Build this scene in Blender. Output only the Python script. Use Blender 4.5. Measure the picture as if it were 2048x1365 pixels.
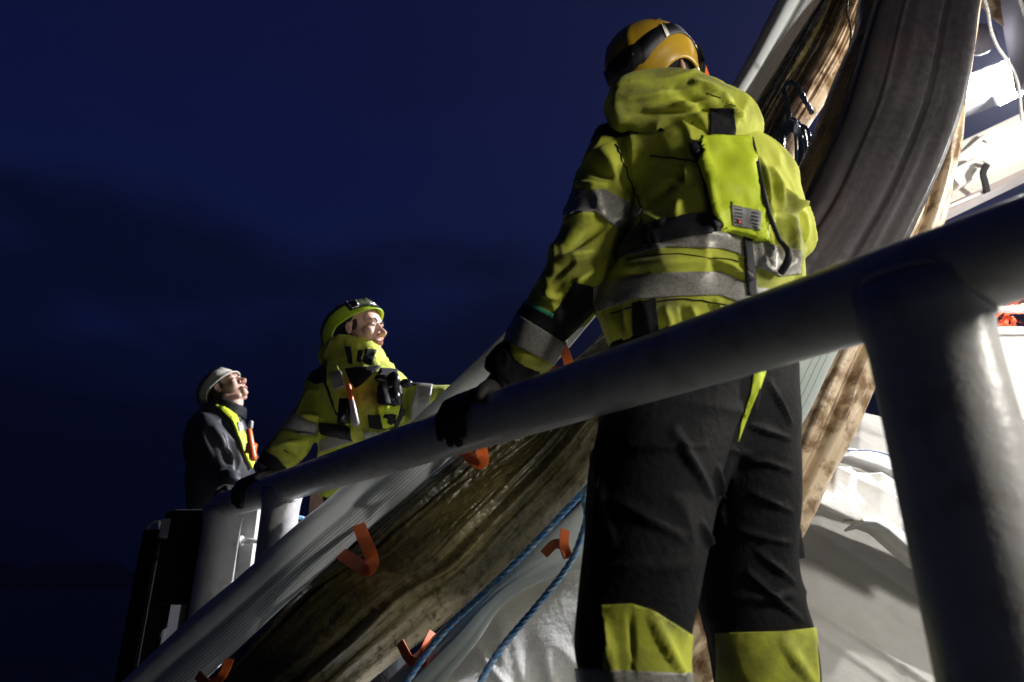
import bpy, bmesh, math, random
import numpy as np
from mathutils import Vector, Matrix
random.seed(7); rng = np.random.RandomState(7)
for o in list(bpy.data.objects): bpy.data.objects.remove(o)
SC = bpy.context.scene
COL = SC.collection

# ------------------------------------------------------------------ camera
FPX = 1300.0; PITCH = math.radians(20.6); CAM = np.array([0., 0., .6])
cp, sp = math.cos(PITCH), math.sin(PITCH)
cR = np.array([1., 0, 0]); cF = np.array([0, cp, sp]); cU = np.array([0, -sp, cp])
cd = bpy.data.cameras.new("camera"); cam = bpy.data.objects.new("camera", cd); COL.objects.link(cam)
cam.location = CAM; cam.rotation_euler = (math.pi / 2 + PITCH, 0, 0)
cd.sensor_width = 36; cd.lens = FPX / 2048 * 36; cd.clip_end = 9000; cd.clip_start = .02
cd.dof.use_dof = True; cd.dof.focus_distance = 1.75; cd.dof.aperture_fstop = 3.2
SC.camera = cam
SC.render.resolution_x = 1024; SC.render.resolution_y = 682
SC.view_settings.view_transform = 'Standard'; SC.view_settings.look = 'None'
SC.view_settings.exposure = 0; SC.view_settings.gamma = 1

def P(px, py, d):
    return CAM + d * ((px - 1024) / FPX * cR + (682 - py) / FPX * cU + cF)
def PY(px, py, Y):
    r = (px - 1024) / FPX * cR + (682 - py) / FPX * cU + cF
    return CAM + r * (Y / r[1])
def project(pts):
    q = pts - CAM; z = q @ cF
    return np.stack([1024 + FPX * (q @ cR) / z, 682 - FPX * (q @ cU) / z, z], 1)

# ------------------------------------------------------------------ world
w = bpy.data.worlds.new("World"); SC.world = w; w.use_nodes = True
nt = w.node_tree; nt.nodes.clear()
def N(nt, t, **k):
    n = nt.nodes.new(t)
    for a, b in k.items():
        if a.startswith('i_'): n.inputs[a[2:].replace('_', ' ')].default_value = b
        else: setattr(n, a, b)
    return n
out = N(nt, 'ShaderNodeOutputWorld'); bg = N(nt, 'ShaderNodeBackground')
tc = N(nt, 'ShaderNodeTexCoord'); sep = N(nt, 'ShaderNodeSeparateXYZ')
ramp = N(nt, 'ShaderNodeValToRGB'); nz = N(nt, 'ShaderNodeTexNoise')
mp = N(nt, 'ShaderNodeMapping'); mp.inputs['Scale'].default_value = (1.2, 1.2, 3.2)
nz.inputs['Scale'].default_value = 2.4; nz.inputs['Detail'].default_value = 5; nz.inputs['Roughness'].default_value = .45
ma = N(nt, 'ShaderNodeMath', operation='MULTIPLY_ADD'); ma.inputs[1].default_value = .5; 
L = nt.links.new
L(tc.outputs['Generated'], sep.inputs[0]); L(tc.outputs['Generated'], mp.inputs[0]); L(mp.outputs[0], nz.inputs['Vector'])
L(nz.outputs['Fac'], ma.inputs[0]); L(sep.outputs['Z'], ma.inputs[2]); L(ma.outputs[0], ramp.inputs[0])
cr = ramp.color_ramp; cr.interpolation = 'EASE'
cr.elements[0].position = .16; cr.elements[0].color = (.0007, .0011, .0045, 1)
cr.elements[1].position = .95; cr.elements[1].color = (.0028, .0052, .038, 1)
for p_, c_ in ((.40, (.0008, .0016, .0095, 1)), (.58, (.0014, .0030, .019, 1)), (.72, (.0028, .0066, .044, 1)), (.80, (.0030, .0060, .043, 1))):
    e = cr.elements.new(p_); e.color = c_
az = N(nt, 'ShaderNodeMapRange'); az.inputs['From Min'].default_value = -.3; az.inputs['From Max'].default_value = .35; az.inputs['To Min'].default_value = .25; az.inputs['To Max'].default_value = 1.0
L(sep.outputs['Y'], az.inputs['Value']); L(az.outputs[0], bg.inputs[1])
L(ramp.outputs[0], bg.inputs[0]); L(bg.outputs[0], out.inputs[0])

HAZE = .0005
# ------------------------------------------------------------------ materials
def mat(name, col, rough=.6, metal=0, bump=0, bscale=200, stain=None, sscale=6, sthr=(.5, .7), spec=.5, coat=0, emit=None, coords='Object', stretch=None, sheen=0, trans=0, bdist=.002):
    m = bpy.data.materials.new(name); m.use_nodes = True; t = m.node_tree; t.nodes.clear()
    o = N(t, 'ShaderNodeOutputMaterial'); b = N(t, 'ShaderNodeBsdfPrincipled'); L = t.links.new
    L(b.outputs[0], o.inputs[0])
    b.inputs['Base Color'].default_value = (*col, 1); b.inputs['Roughness'].default_value = rough
    b.inputs['Metallic'].default_value = metal; b.inputs['Specular IOR Level'].default_value = spec
    b.inputs['Coat Weight'].default_value = coat; b.inputs['Sheen Weight'].default_value = sheen
    b.inputs['Transmission Weight'].default_value = trans
    c = N(t, 'ShaderNodeTexCoord'); mpn = N(t, 'ShaderNodeMapping'); L(c.outputs[coords], mpn.inputs[0])
    if stretch: mpn.inputs['Scale'].default_value = stretch
    m['_'] = 0
    if stain:
        n = N(t, 'ShaderNodeTexNoise'); n.inputs['Scale'].default_value = sscale; n.inputs['Detail'].default_value = 8; n.inputs['Roughness'].default_value = .62
        L(mpn.outputs[0], n.inputs['Vector'])
        r = N(t, 'ShaderNodeMapRange'); r.inputs['From Min'].default_value = sthr[0]; r.inputs['From Max'].default_value = sthr[1]
        L(n.outputs['Fac'], r.inputs['Value'])
        mx = N(t, 'ShaderNodeMix', data_type='RGBA'); mx.inputs['A'].default_value = (*col, 1); mx.inputs['B'].default_value = (*stain, 1)
        L(r.outputs[0], mx.inputs['Factor']); L(mx.outputs['Result'], b.inputs['Base Color'])
    if bump:
        n2 = N(t, 'ShaderNodeTexNoise'); n2.inputs['Scale'].default_value = bscale; n2.inputs['Detail'].default_value = 4
        L(mpn.outputs[0], n2.inputs['Vector'])
        bp = N(t, 'ShaderNodeBump'); bp.inputs['Strength'].default_value = bump; bp.inputs['Distance'].default_value = bdist
        L(n2.outputs['Fac'], bp.inputs['Height']); L(bp.outputs[0], b.inputs['Normal'])
    if emit:
        b.inputs['Emission Color'].default_value = (*emit[0], 1); b.inputs['Emission Strength'].default_value = emit[1]
    return m
HIVIS = (.56, .60, .05)
M = {}
M['hivis'] = mat('hivis_fabric', HIVIS, .72, bump=.35, bscale=60, stain=(.09, .09, .035), sscale=8, sthr=(.48, .74), sheen=.1, bdist=.004)
M['hivis_clean'] = mat('hivis_clean', (.66, .80, .03), .6, bump=.25, bscale=50, stain=(.30, .36, .03), sscale=9, sthr=(.5, .85), bdist=.004)
M['black'] = mat('black_fabric', (.012, .012, .015), .7, bump=.4, bscale=70, spec=.2, bdist=.004)
M['glove'] = mat('glove_fabric', (.028, .024, .022), .6, bump=.6, bscale=120)
M['trouser'] = mat('trouser_fabric', (.0045, .0045, .006), .8, bump=.5, bscale=90, spec=.25, bdist=.004)
M['shiny_black'] = mat('shiny_black', (.012, .012, .014), .22)
M['black_web'] = mat('black_webbing', (.012, .011, .016), .55, bump=.5, bscale=500)
M['skin'] = mat('skin', (.62, .38, .29), .62, bump=.2, bscale=120, stain=(.55, .28, .21), sscale=25, sthr=(.5, .8))
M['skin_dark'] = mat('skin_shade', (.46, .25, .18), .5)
M['hair'] = mat('hair', (.03, .018, .01), .7, bump=1, bscale=300)
M['lip'] = mat('lips', (.42, .16, .13), .45)
M['eye'] = mat('eye', (.7, .68, .65), .15)
M['iris'] = mat('iris', (.04, .06, .08), .1)
M['helm_y'] = mat('helmet_yellow', (.52, .31, .02), .35, stain=(.25, .15, .03), sscale=9, sthr=(.56, .8))
M['helm_g'] = mat('helmet_lime', (.50, .72, .04), .33, stain=(.30, .40, .05), sscale=14, sthr=(.5, .8))
M['helm_w'] = mat('helmet_white', (.72, .68, .58), .35, stain=(.4, .36, .3), sscale=14, sthr=(.55, .8))
M['orange'] = mat('orange_webbing', (.72, .13, .015), .6, bump=.4, bscale=400, stain=(.5, .1, .02), sscale=20)
M['orange_pl'] = mat('orange_plastic', (.85, .16, .03), .35)
M['clear'] = mat('clear_plastic', (.55, .5, .5), .2)
M['smoke'] = mat('smoked_lens', (.10, .12, .07), .12)
M['label'] = mat('label_grey', (.34, .34, .34), .4, stain=(.2, .2, .21), sscale=90, sthr=(.4, .6))
M['ink'] = mat('ink', (.05, .05, .06), .5)
M['redink'] = mat('red_ink', (.5, .05, .03), .5)
M['steel'] = mat('steel', (.5, .5, .5), .35, metal=.8)
M['dark_steel'] = mat('dark_steel', (.03, .03, .034), .85, spec=.15)
M['white_plastic'] = mat('white_paint', (.78, .76, .74), .4, bump=.15, bscale=40, stain=(.55, .53, .5), sscale=5, sthr=(.5, .8))
M['deck'] = mat('deck_steel', (.05, .055, .055), .6, bump=.5, bscale=80, stain=(.02, .02, .02), sscale=4)
M['green_line'] = mat('green_tape', (.08, .45, .28), .5)

def reflective(name, a, b_, s):
    m = mat(name, a, .45, bump=0); t = m.node_tree; b = [n for n in t.nodes if n.type == 'BSDF_PRINCIPLED'][0]
    c = N(t, 'ShaderNodeTexCoord'); v = N(t, 'ShaderNodeTexVoronoi'); v.inputs['Scale'].default_value = s
    t.links.new(c.outputs['Object'], v.inputs['Vector'])
    n = N(t, 'ShaderNodeTexNoise'); n.inputs['Scale'].default_value = 12; n.inputs['Detail'].default_value = 5; t.links.new(c.outputs['Object'], n.inputs['Vector'])
    ad = N(t, 'ShaderNodeMath', operation='ADD'); t.links.new(v.outputs['Distance'], ad.inputs[0]); t.links.new(n.outputs['Fac'], ad.inputs[1])
    r = N(t, 'ShaderNodeMapRange'); r.inputs['From Min'].default_value = .5; r.inputs['From Max'].default_value = 1.3
    t.links.new(ad.outputs[0], r.inputs['Value'])
    mx = N(t, 'ShaderNodeMix', data_type='RGBA'); mx.inputs['A'].default_value = (*a, 1); mx.inputs['B'].default_value = (*b_, 1)
    t.links.new(r.outputs[0], mx.inputs['Factor']); t.links.new(mx.outputs['Result'], b.inputs['Base Color'])
    b.inputs['Metallic'].default_value = .15
    return m
M['refl'] = reflective('reflective_tape', (.48, .47, .43), (.26, .25, .22), 260)

def painted_pipe():
    m = mat('rail_paint', (.74, .73, .72), .33); t = m.node_tree; b = [n for n in t.nodes if n.type == 'BSDF_PRINCIPLED'][0]; L = t.links.new
    c = N(t, 'ShaderNodeTexCoord')
    n = N(t, 'ShaderNodeTexNoise'); n.inputs['Scale'].default_value = 22; n.inputs['Detail'].default_value = 7; L(c.outputs['Object'], n.inputs['Vector'])
    r = N(t, 'ShaderNodeMapRange'); r.inputs['From Min'].default_value = .52; r.inputs['From Max'].default_value = .78; L(n.outputs['Fac'], r.inputs['Value'])
    mx = N(t, 'ShaderNodeMix', data_type='RGBA'); mx.inputs['A'].default_value = (.72, .71, .70, 1); mx.inputs['B'].default_value = (.45, .42, .38, 1)
    L(r.outputs[0], mx.inputs['Factor'])
    nr = N(t, 'ShaderNodeTexNoise'); nr.inputs['Scale'].default_value = 38; nr.inputs['Detail'].default_value = 9; nr.inputs['Roughness'].default_value = .7; L(c.outputs['Object'], nr.inputs['Vector'])
    r2 = N(t, 'ShaderNodeMapRange'); r2.inputs['From Min'].default_value = .68; r2.inputs['From Max'].default_value = .70; L(nr.outputs['Fac'], r2.inputs['Value'])
    mxr = N(t, 'ShaderNodeMix', data_type='RGBA'); mxr.inputs['B'].default_value = (.20, .10, .05, 1); L(mx.outputs['Result'], mxr.inputs['A']); L(r2.outputs[0], mxr.inputs['Factor']); L(mxr.outputs['Result'], b.inputs['Base Color'])
    v = N(t, 'ShaderNodeTexVoronoi'); v.inputs['Scale'].default_value = 150; L(c.outputs['Object'], v.inputs['Vector'])
    vr = N(t, 'ShaderNodeMapRange'); vr.inputs['From Min'].default_value = .10; vr.inputs['From Max'].default_value = .26; vr.inputs['To Min'].default_value = 1; vr.inputs['To Max'].default_value = 0
    L(v.outputs['Distance'], vr.inputs['Value'])
    n3 = N(t, 'ShaderNodeTexNoise'); n3.inputs['Scale'].default_value = 70; n3.inputs['Detail'].default_value = 3; L(c.outputs['Object'], n3.inputs['Vector'])
    ad = N(t, 'ShaderNodeMath', operation='MULTIPLY_ADD'); ad.inputs[1].default_value = .3; L(vr.outputs[0], ad.inputs[0]); L(n3.outputs['Fac'], ad.inputs[2])
    bp = N(t, 'ShaderNodeBump'); bp.inputs['Strength'].default_value = .35; bp.inputs['Distance'].default_value = .0025
    L(ad.outputs[0], bp.inputs['Height']); L(bp.outputs[0], b.inputs['Normal'])
    return m
M['rail'] = painted_pipe()

# sheet material: uses UV (u across, v along in metres), streaks run along v
def sheet(name, cols, rough=(.25, .5), lines=None, blotch=None, streak=(14, .8), fine=(60, 4), bump=.5, bdist=.01, blotch_scale=9, blotch_thr=(.5, .62), warp=.4, ugrad=0, spec=.5):
    m = bpy.data.materials.new(name); m.use_nodes = True; t = m.node_tree; t.nodes.clear(); L = t.links.new
    o = N(t, 'ShaderNodeOutputMaterial'); b = N(t, 'ShaderNodeBsdfPrincipled'); L(b.outputs[0], o.inputs[0])
    b.inputs['Specular IOR Level'].default_value = spec
    uv = N(t, 'ShaderNodeUVMap'); oc = N(t, 'ShaderNodeTexCoord')
    mp_ = N(t, 'ShaderNodeMapping'); mp_.inputs['Scale'].default_value = (streak[0], streak[1], 1); L(uv.outputs[0], mp_.inputs[0])
    n = N(t, 'ShaderNodeTexNoise'); n.inputs['Scale'].default_value = 1; n.inputs['Detail'].default_value = 6; n.inputs['Roughness'].default_value = .6; n.inputs['Distortion'].default_value = warp
    L(mp_.outputs[0], n.inputs['Vector'])
    ra = N(t, 'ShaderNodeValToRGB'); src = n.outputs['Fac']
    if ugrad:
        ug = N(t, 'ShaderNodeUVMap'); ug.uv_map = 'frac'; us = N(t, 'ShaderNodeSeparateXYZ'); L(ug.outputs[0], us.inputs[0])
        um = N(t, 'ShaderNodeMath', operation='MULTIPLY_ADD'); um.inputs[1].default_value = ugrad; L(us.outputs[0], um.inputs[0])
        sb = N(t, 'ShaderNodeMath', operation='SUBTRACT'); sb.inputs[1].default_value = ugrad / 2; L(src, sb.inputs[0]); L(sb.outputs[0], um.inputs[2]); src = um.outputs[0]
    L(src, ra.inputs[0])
    for i, (p, c) in enumerate(cols):
        e = ra.color_ramp.elements[i] if i < 2 else ra.color_ramp.elements.new(p)
        e.position = p; e.color = (*c, 1)
    col = ra.outputs[0]
    if blotch:
        n2 = N(t, 'ShaderNodeTexNoise'); n2.inputs['Scale'].default_value = blotch_scale; n2.inputs['Detail'].default_value = 9; n2.inputs['Roughness'].default_value = .62; n2.inputs['Distortion'].default_value = .12
        L(oc.outputs['Object'], n2.inputs['Vector'])
        r = N(t, 'ShaderNodeMapRange'); r.inputs['From Min'].default_value = blotch_thr[0]; r.inputs['From Max'].default_value = blotch_thr[1]; L(n2.outputs['Fac'], r.inputs['Value'])
        mx = N(t, 'ShaderNodeMix', data_type='RGBA'); mx.inputs['B'].default_value = (*blotch, 1); L(r.outputs[0], mx.inputs['Factor']); L(col, mx.inputs['A']); col = mx.outputs['Result']
    if lines:   # list of u positions (fraction 0..1 stored in 2nd uv), half width
        uv2 = N(t, 'ShaderNodeUVMap'); uv2.uv_map = 'frac'; s2 = N(t, 'ShaderNodeSeparateXYZ'); L(uv2.outputs[0], s2.inputs[0])
        a0, a1, cnt, wd, lc = lines
        mr = N(t, 'ShaderNodeMapRange', clamp=False); mr.inputs['From Min'].default_value = a0; mr.inputs['From Max'].default_value = a1; mr.inputs['To Max'].default_value = cnt; L(s2.outputs[0], mr.inputs['Value'])
        fr = N(t, 'ShaderNodeMath', operation='FRACT'); L(mr.outputs[0], fr.inputs[0])
        lt = N(t, 'ShaderNodeMath', operation='LESS_THAN'); lt.inputs[1].default_value = wd; L(fr.outputs[0], lt.inputs[0])
        g0 = N(t, 'ShaderNodeMath', operation='GREATER_THAN'); g0.inputs[1].default_value = 0; L(mr.outputs[0], g0.inputs[0])
        g1 = N(t, 'ShaderNodeMath', operation='LESS_THAN'); g1.inputs[1].default_value = cnt; L(mr.outputs[0], g1.inputs[0])
        mu = N(t, 'ShaderNodeMath', operation='MULTIPLY'); L(lt.outputs[0], mu.inputs[0]); L(g0.outputs[0], mu.inputs[1])
        mu2 = N(t, 'ShaderNodeMath', operation='MULTIPLY'); L(mu.outputs[0], mu2.inputs[0]); L(g1.outputs[0], mu2.inputs[1])
        # stitches along v
        mu3 = N(t, 'ShaderNodeMath', operation='MULTIPLY'); mu3.inputs[1].default_value = .85; L(mu2.outputs[0], mu3.inputs[0])
        mx2 = N(t, 'ShaderNodeMix', data_type='RGBA'); mx2.inputs['B'].default_value = (*lc, 1); L(mu3.outputs[0], mx2.inputs['Factor']); L(col, mx2.inputs['A']); col = mx2.outputs['Result']
    L(col, b.inputs['Base Color'])
    mp3 = N(t, 'ShaderNodeMapping'); mp3.inputs['Scale'].default_value = (fine[0], fine[1], 1); L(uv.outputs[0], mp3.inputs[0])
    n4 = N(t, 'ShaderNodeTexNoise'); n4.inputs['Scale'].default_value = 1; n4.inputs['Detail'].default_value = 6; n4.inputs['Distortion'].default_value = .8; L(mp3.outputs[0], n4.inputs['Vector'])
    n5 = N(t, 'ShaderNodeTexNoise'); n5.inputs['Scale'].default_value = 45; n5.inputs['Detail'].default_value = 5; L(oc.outputs['Object'], n5.inputs['Vector'])
    ad = N(t, 'ShaderNodeMath', operation='MULTIPLY_ADD'); ad.inputs[1].default_value = .35; L(n5.outputs['Fac'], ad.inputs[0]); L(n4.outputs['Fac'], ad.inputs[2])
    bp = N(t, 'ShaderNodeBump'); bp.inputs['Strength'].default_value = bump; bp.inputs['Distance'].default_value = bdist; L(ad.outputs[0], bp.inputs['Height']); L(bp.outputs[0], b.inputs['Normal'])
    rr = N(t, 'ShaderNodeMapRange'); rr.inputs['From Min'].default_value = .35; rr.inputs['From Max'].default_value = .65; rr.inputs['To Min'].default_value = rough[0]; rr.inputs['To Max'].default_value = rough[1]
    L(n5.outputs['Fac'], rr.inputs['Value']); L(rr.outputs[0], b.inputs['Roughness'])
    return m
M['strip'] = sheet('webbing_sheet', [(.35, (.62, .66, .68)), (.7, (.76, .79, .81))], (.35, .6), lines=(.46, .90, 8, .17, (.04, .05, .05)), streak=(10, 1.2), bump=.15, bdist=.004)
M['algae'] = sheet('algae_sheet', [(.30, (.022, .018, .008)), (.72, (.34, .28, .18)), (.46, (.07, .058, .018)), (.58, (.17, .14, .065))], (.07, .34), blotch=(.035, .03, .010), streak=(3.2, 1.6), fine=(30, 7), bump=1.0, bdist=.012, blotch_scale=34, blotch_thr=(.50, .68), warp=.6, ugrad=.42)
M['brown'] = sheet('brown_sheet', [(.3, (.12, .075, .045)), (.65, (.36, .25, .17))], (.2, .45), blotch=(.05, .03, .014), streak=(3, 1.5), fine=(14, 7), bump=.5, blotch_thr=(.52, .7), blotch_scale=9)
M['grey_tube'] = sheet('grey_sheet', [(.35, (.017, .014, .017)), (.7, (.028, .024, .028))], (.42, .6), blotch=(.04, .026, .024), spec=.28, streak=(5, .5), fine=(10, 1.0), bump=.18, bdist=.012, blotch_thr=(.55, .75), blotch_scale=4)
M['pale'] = sheet('pale_sheet', [(.35, (.46, .52, .50)), (.7, (.58, .63, .61))], (.3, .5), lines=(.82, .97, 3, .12, (.10, .16, .16)), streak=(6, .6), bump=.2)
M['tan'] = sheet('tan_sheet', [(.3, (.66, .50, .33)), (.7, (.78, .64, .46))], (.3, .55), blotch=(.24, .145, .07), streak=(3, 2.5), fine=(12, 12), bump=.3, bdist=.008, blotch_scale=13, blotch_thr=(.46, .60))
M['tarp'] = sheet('grey_tarpaulin', [(.35, (.60, .60, .59)), (.7, (.68, .67, .65))], (.58, .75), blotch=(.52, .50, .47), streak=(3, 2), fine=(8, 8), bump=.25, bdist=.02, blotch_scale=5, blotch_thr=(.5, .8))
M['white_tarp'] = sheet('white_tarpaulin', [(.35, (.78, .78, .78)), (.7, (.84, .84, .84))], (.3, .5), streak=(3, 3), fine=(14, 14), bump=.35, bdist=.01)
def rope_mat(n, a, b_): return mat(n, a, .5, stain=b_, sscale=60, sthr=(.45, .6), bump=.6, bscale=500)
M['rope_blue'] = rope_mat('blue_rope', (.16, .48, .98), (.6, .78, .98))
M['rope_dark'] = rope_mat('dark_rope', (.012, .03, .07), (.03, .06, .12))
M['rope_white'] = rope_mat('white_rope', (.5, .5, .5), (.7, .7, .75))
M['rope_black'] = mat('black_cord', (.01, .01, .01), .5)

# ------------------------------------------------------------------ object helpers
def fin(o, m, parent=None, smooth=True):
    if m is not None:
        o.data.materials.clear(); o.data.materials.append(m)
    if smooth: o.data.polygons.foreach_set('use_smooth', [True] * len(o.data.polygons))
    if parent is not None:
        o.parent = parent; wl = parent.location.copy(); pp = parent.parent
        while pp is not None: wl += pp.location; pp = pp.parent
        o.location = Vector(o.location) - wl
    return o
def link(name, me):
    o = bpy.data.objects.new(name, me); COL.objects.link(o); return o
def mesh_of(name, V, F):
    me = bpy.data.meshes.new(name); me.from_pydata([tuple(map(float, v)) for v in V], [], [list(map(int, f)) for f in F]); me.update(); return me
def make(name, VF, m, parent=None, smooth=True):
    return fin(link(name, mesh_of(name, *VF)), m, parent, smooth)
def thing(name, label, cat, loc=(0, 0, 0), group=None):
    group = {'person': 'workers standing at the railing', 'floodlight': 'floodlights'}.get(cat, group)
    o = bpy.data.objects.new(name, None); COL.objects.link(o); o.location = Vector([float(a) for a in loc]); o.empty_display_size = .1
    o['label'] = label; o['category'] = cat
    if group: o['group'] = group
    return o
def tag(o, label, cat, group=None):
    o['label'] = label; o['category'] = cat
    if group: o['group'] = group
    return o
def joinVF(*parts):
    V = []; F = []
    for v, f in parts:
        k = len(V); V += list(v); F += [[i + k for i in q] for q in f]
    return V, F
def bez(pts, n):      # Catmull-Rom resample of rows
    p = np.array(pts, float); k = len(p); t = np.linspace(0, k - 1 - 1e-9, n); i = np.floor(t).astype(int); u = (t - i)[:, None]
    g = lambda j: p[np.clip(j, 0, k - 1)]
    a, b, c, d = g(i - 1), g(i), g(i + 1), g(i + 2)
    a = np.where((i == 0)[:, None], 2 * b - c, a); d = np.where((i + 2 > k - 1)[:, None], 2 * c - b, d)
    return .5 * ((2 * b) + (c - a) * u + (2 * a - 5 * b + 4 * c - d) * u ** 2 + (3 * b - a - 3 * c + d) * u ** 3)
def nrm(v): return v / (np.linalg.norm(v) + 1e-12)
def rings(R, caps=True):
    n = len(R); k = len(R[0]); V = [p for r in R for p in r]; F = []
    for i in range(n - 1):
        for j in range(k): F.append([i * k + j, i * k + (j + 1) % k, (i + 1) * k + (j + 1) % k, (i + 1) * k + j])
    if caps: F.append(list(range(k))[::-1]); F.append([(n - 1) * k + j for j in range(k)])
    return V, F
def tube(pts, rad, n=14, seg=None, ell=1.0):
    p = bez(pts, seg) if seg else np.array(pts, float)
    m_ = len(p); rd = np.interp(np.linspace(0, 1, m_), np.linspace(0, 1, len(np.atleast_1d(rad))), np.atleast_1d(rad)) if np.ndim(rad) else np.full(m_, rad)
    T = np.gradient(p, axis=0); T = np.array([nrm(t) for t in T]); up = np.array([0, 0, 1.]) if abs(T[0][2]) < .9 else np.array([1., 0, 0])
    a = nrm(np.cross(T[0], up)); R = []
    for i in range(m_):
        a = nrm(a - T[i] * (a @ T[i])); b = np.cross(T[i], a)
        R.append([p[i] + rd[i] * (math.cos(th) * a + ell * math.sin(th) * b) for th in np.linspace(0, 2 * math.pi, n, endpoint=False)])
    return rings(R)
def capsule(a, b, ra, rb=None, n=12):
    a = np.array(a, float); b = np.array(b, float); rb = ra if rb is None else rb; t = nrm(b - a); P_ = []; r = []
    for k in np.linspace(-1, -.0, 4): P_.append(a + t * ra * k * .98); r.append(ra * math.sqrt(max(.03, 1 - k * k)))
    for k in np.linspace(0, 1., 4): P_.append(b + t * rb * k * .98); r.append(rb * math.sqrt(max(.03, 1 - k * k)))
    return tube(P_, r, n)
def chain(pts, rs, n=12):
    return joinVF(*[capsule(pts[i], pts[i + 1], rs[i], rs[i + 1], n) for i in range(len(pts) - 1)])
def box(c, s, rot=None):
    c = np.array(c, float); V = [np.array([x, y, z]) * np.array(s) / 2 for x in (-1, 1) for y in (-1, 1) for z in (-1, 1)]
    if rot is not None: V = [rot @ v for v in V]
    V = [v + c for v in V]
    return V, [[0, 1, 3, 2], [4, 6, 7, 5], [0, 4, 5, 1], [2, 3, 7, 6], [0, 2, 6, 4], [1, 5, 7, 3]]
def bevel(o, w_=.004, seg=2):
    bm = bmesh.new(); bm.from_mesh(o.data); bmesh.ops.bevel(bm, geom=bm.edges[:], offset=w_, segments=seg, affect='EDGES', profile=.6); bm.to_mesh(o.data); bm.free()
    return o
def ellipsoid(c, r, R=None, n=20, m_=12):
    V = []; F = []
    for i in range(m_ + 1):
        ph = math.pi * i / m_
        for j in range(n):
            th = 2 * math.pi * j / n; v = np.array([math.sin(ph + 1e-4) * math.cos(th), math.sin(ph + 1e-4) * math.sin(th), math.cos(ph)]) * r
            V.append((R @ v if R is not None else v) + c)
    for i in range(m_):
        for j in range(n): F.append([i * n + j, (i + 1) * n + j, (i + 1) * n + (j + 1) % n, i * n + (j + 1) % n])
    F.append([j for j in range(n)][::-1][::-1]); F.append([m_ * n + j for j in range(n)][::-1])
    return V, F
def loft(secs, n=36, seg=None, pw=2.3):
    """secs rows: Lx,Ly,Rx,Ry,Y,thick -> closed ring loft; Y = world depth plane"""
    s = bez(secs, seg or len(secs) * 5); PL = np.array([PY(a[0], a[1], a[4]) for a in s]); PR = np.array([PY(a[2], a[3], a[4]) for a in s])
    C = (PL + PR) / 2; A = (PR - PL) / 2; T = np.gradient(C, axis=0); R = []
    for i in range(len(s)):
        b = nrm(np.cross(T[i], A[i])) * max(s[i][5], .004); r = []
        for th in np.linspace(0, 2 * math.pi, n, endpoint=False):
            c, q = math.cos(th), math.sin(th)
            r.append(C[i] + A[i] * math.copysign(abs(c) ** (2 / pw), c) + b * math.copysign(abs(q) ** (2 / pw), q))
        R.append(r)
    return rings(R)
def remesh(VF, vox, smooth=4, name='tmp'):
    me = mesh_of(name, *VF); bm = bmesh.new(); bm.from_mesh(me); bmesh.ops.recalc_face_normals(bm, faces=bm.faces[:]); bm.to_mesh(me); bm.free()
    o = link(name, me)
    r = o.modifiers.new('r', 'REMESH'); r.mode = 'VOXEL'; r.voxel_size = vox
    s = o.modifiers.new('s', 'SMOOTH'); s.iterations = smooth; s.factor = .5
    dg = bpy.context.evaluated_depsgraph_get(); dg.update()
    me2 = bpy.data.meshes.new_from_object(o.evaluated_get(dg)); bpy.data.objects.remove(o); return me2
def getv(me):
    a = np.empty(len(me.vertices) * 3); me.vertices.foreach_get('co', a); return a.reshape(-1, 3)
def getn(me):
    a = np.empty(len(me.vertices) * 3); me.vertex_normals.foreach_get('vector', a); return a.reshape(-1, 3)
def setv(me, v): me.vertices.foreach_set('co', v.ravel()); me.update()
def vnoise(p, seed=0):
    p = p + seed * 17.3; i = np.floor(p).astype(np.int64); f = p - i; f = f * f * f * (f * (f * 6 - 15) + 10); r = 0
    for dx in (0, 1):
        for dy in (0, 1):
            for dz in (0, 1):
                h = (i[:, 0] + dx) * 374761393 + (i[:, 1] + dy) * 668265263 + (i[:, 2] + dz) * 2147483647 + seed * 144665
                h = (h ^ (h >> 13)) * 1274126177; h = (h ^ (h >> 16)) & 0xffff
                r = r + (h / 65535. * 2 - 1) * (f[:, 0] if dx else 1 - f[:, 0]) * (f[:, 1] if dy else 1 - f[:, 1]) * (f[:, 2] if dz else 1 - f[:, 2])
    return r
def ridged(p, seed=0): return 1 - 2 * np.abs(vnoise(p, seed))
def folds(me, segs=(), amp=.006, scale=9, seed=1, stretch=(1, 1, 1), wr=.004, wscale=22):
    """cloth relief: broad noise, ridged creases, and listed creases given in picture pixels"""
    v = getv(me); n = getn(me); q = project(v); d = vnoise(v * scale * np.array(stretch), seed) * amp
    wv = np.stack([vnoise(v * 5, seed + 9), vnoise(v * 5, seed + 10), vnoise(v * 5, seed + 11)], 1) * .05
    d += (np.clip(ridged((v + wv) * wscale * np.array(stretch), seed + 3), -.2, 1) ** 3) * wr
    for (x0, y0, x1, y1, wd, a) in segs:
        ax = np.array([x1 - x0, y1 - y0], float); ln = np.hypot(*ax); ax /= ln
        r = q[:, :2] - np.array([x0, y0]); t = r @ ax / ln; s = r @ np.array([-ax[1], ax[0]])
        tp = np.clip(1 - np.abs(t * 2 - 1), 0, 1) ** .5 * (t > 0) * (t < 1)
        ww = wd * (.55 + .45 * np.clip(1 - t, 0, 1)); cs_ = -((v - CAM) * n).sum(1) / np.linalg.norm(v - CAM, axis=1); facing = np.clip(cs_ * 4 + .3, 0, 1)
        asym = np.where(s < 0, ww, ww * .7)
        d += 1.7 * a * np.exp(-(s / asym) ** 2) * tp * facing
    setv(me, v + n * d[:, None]); return me
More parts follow.
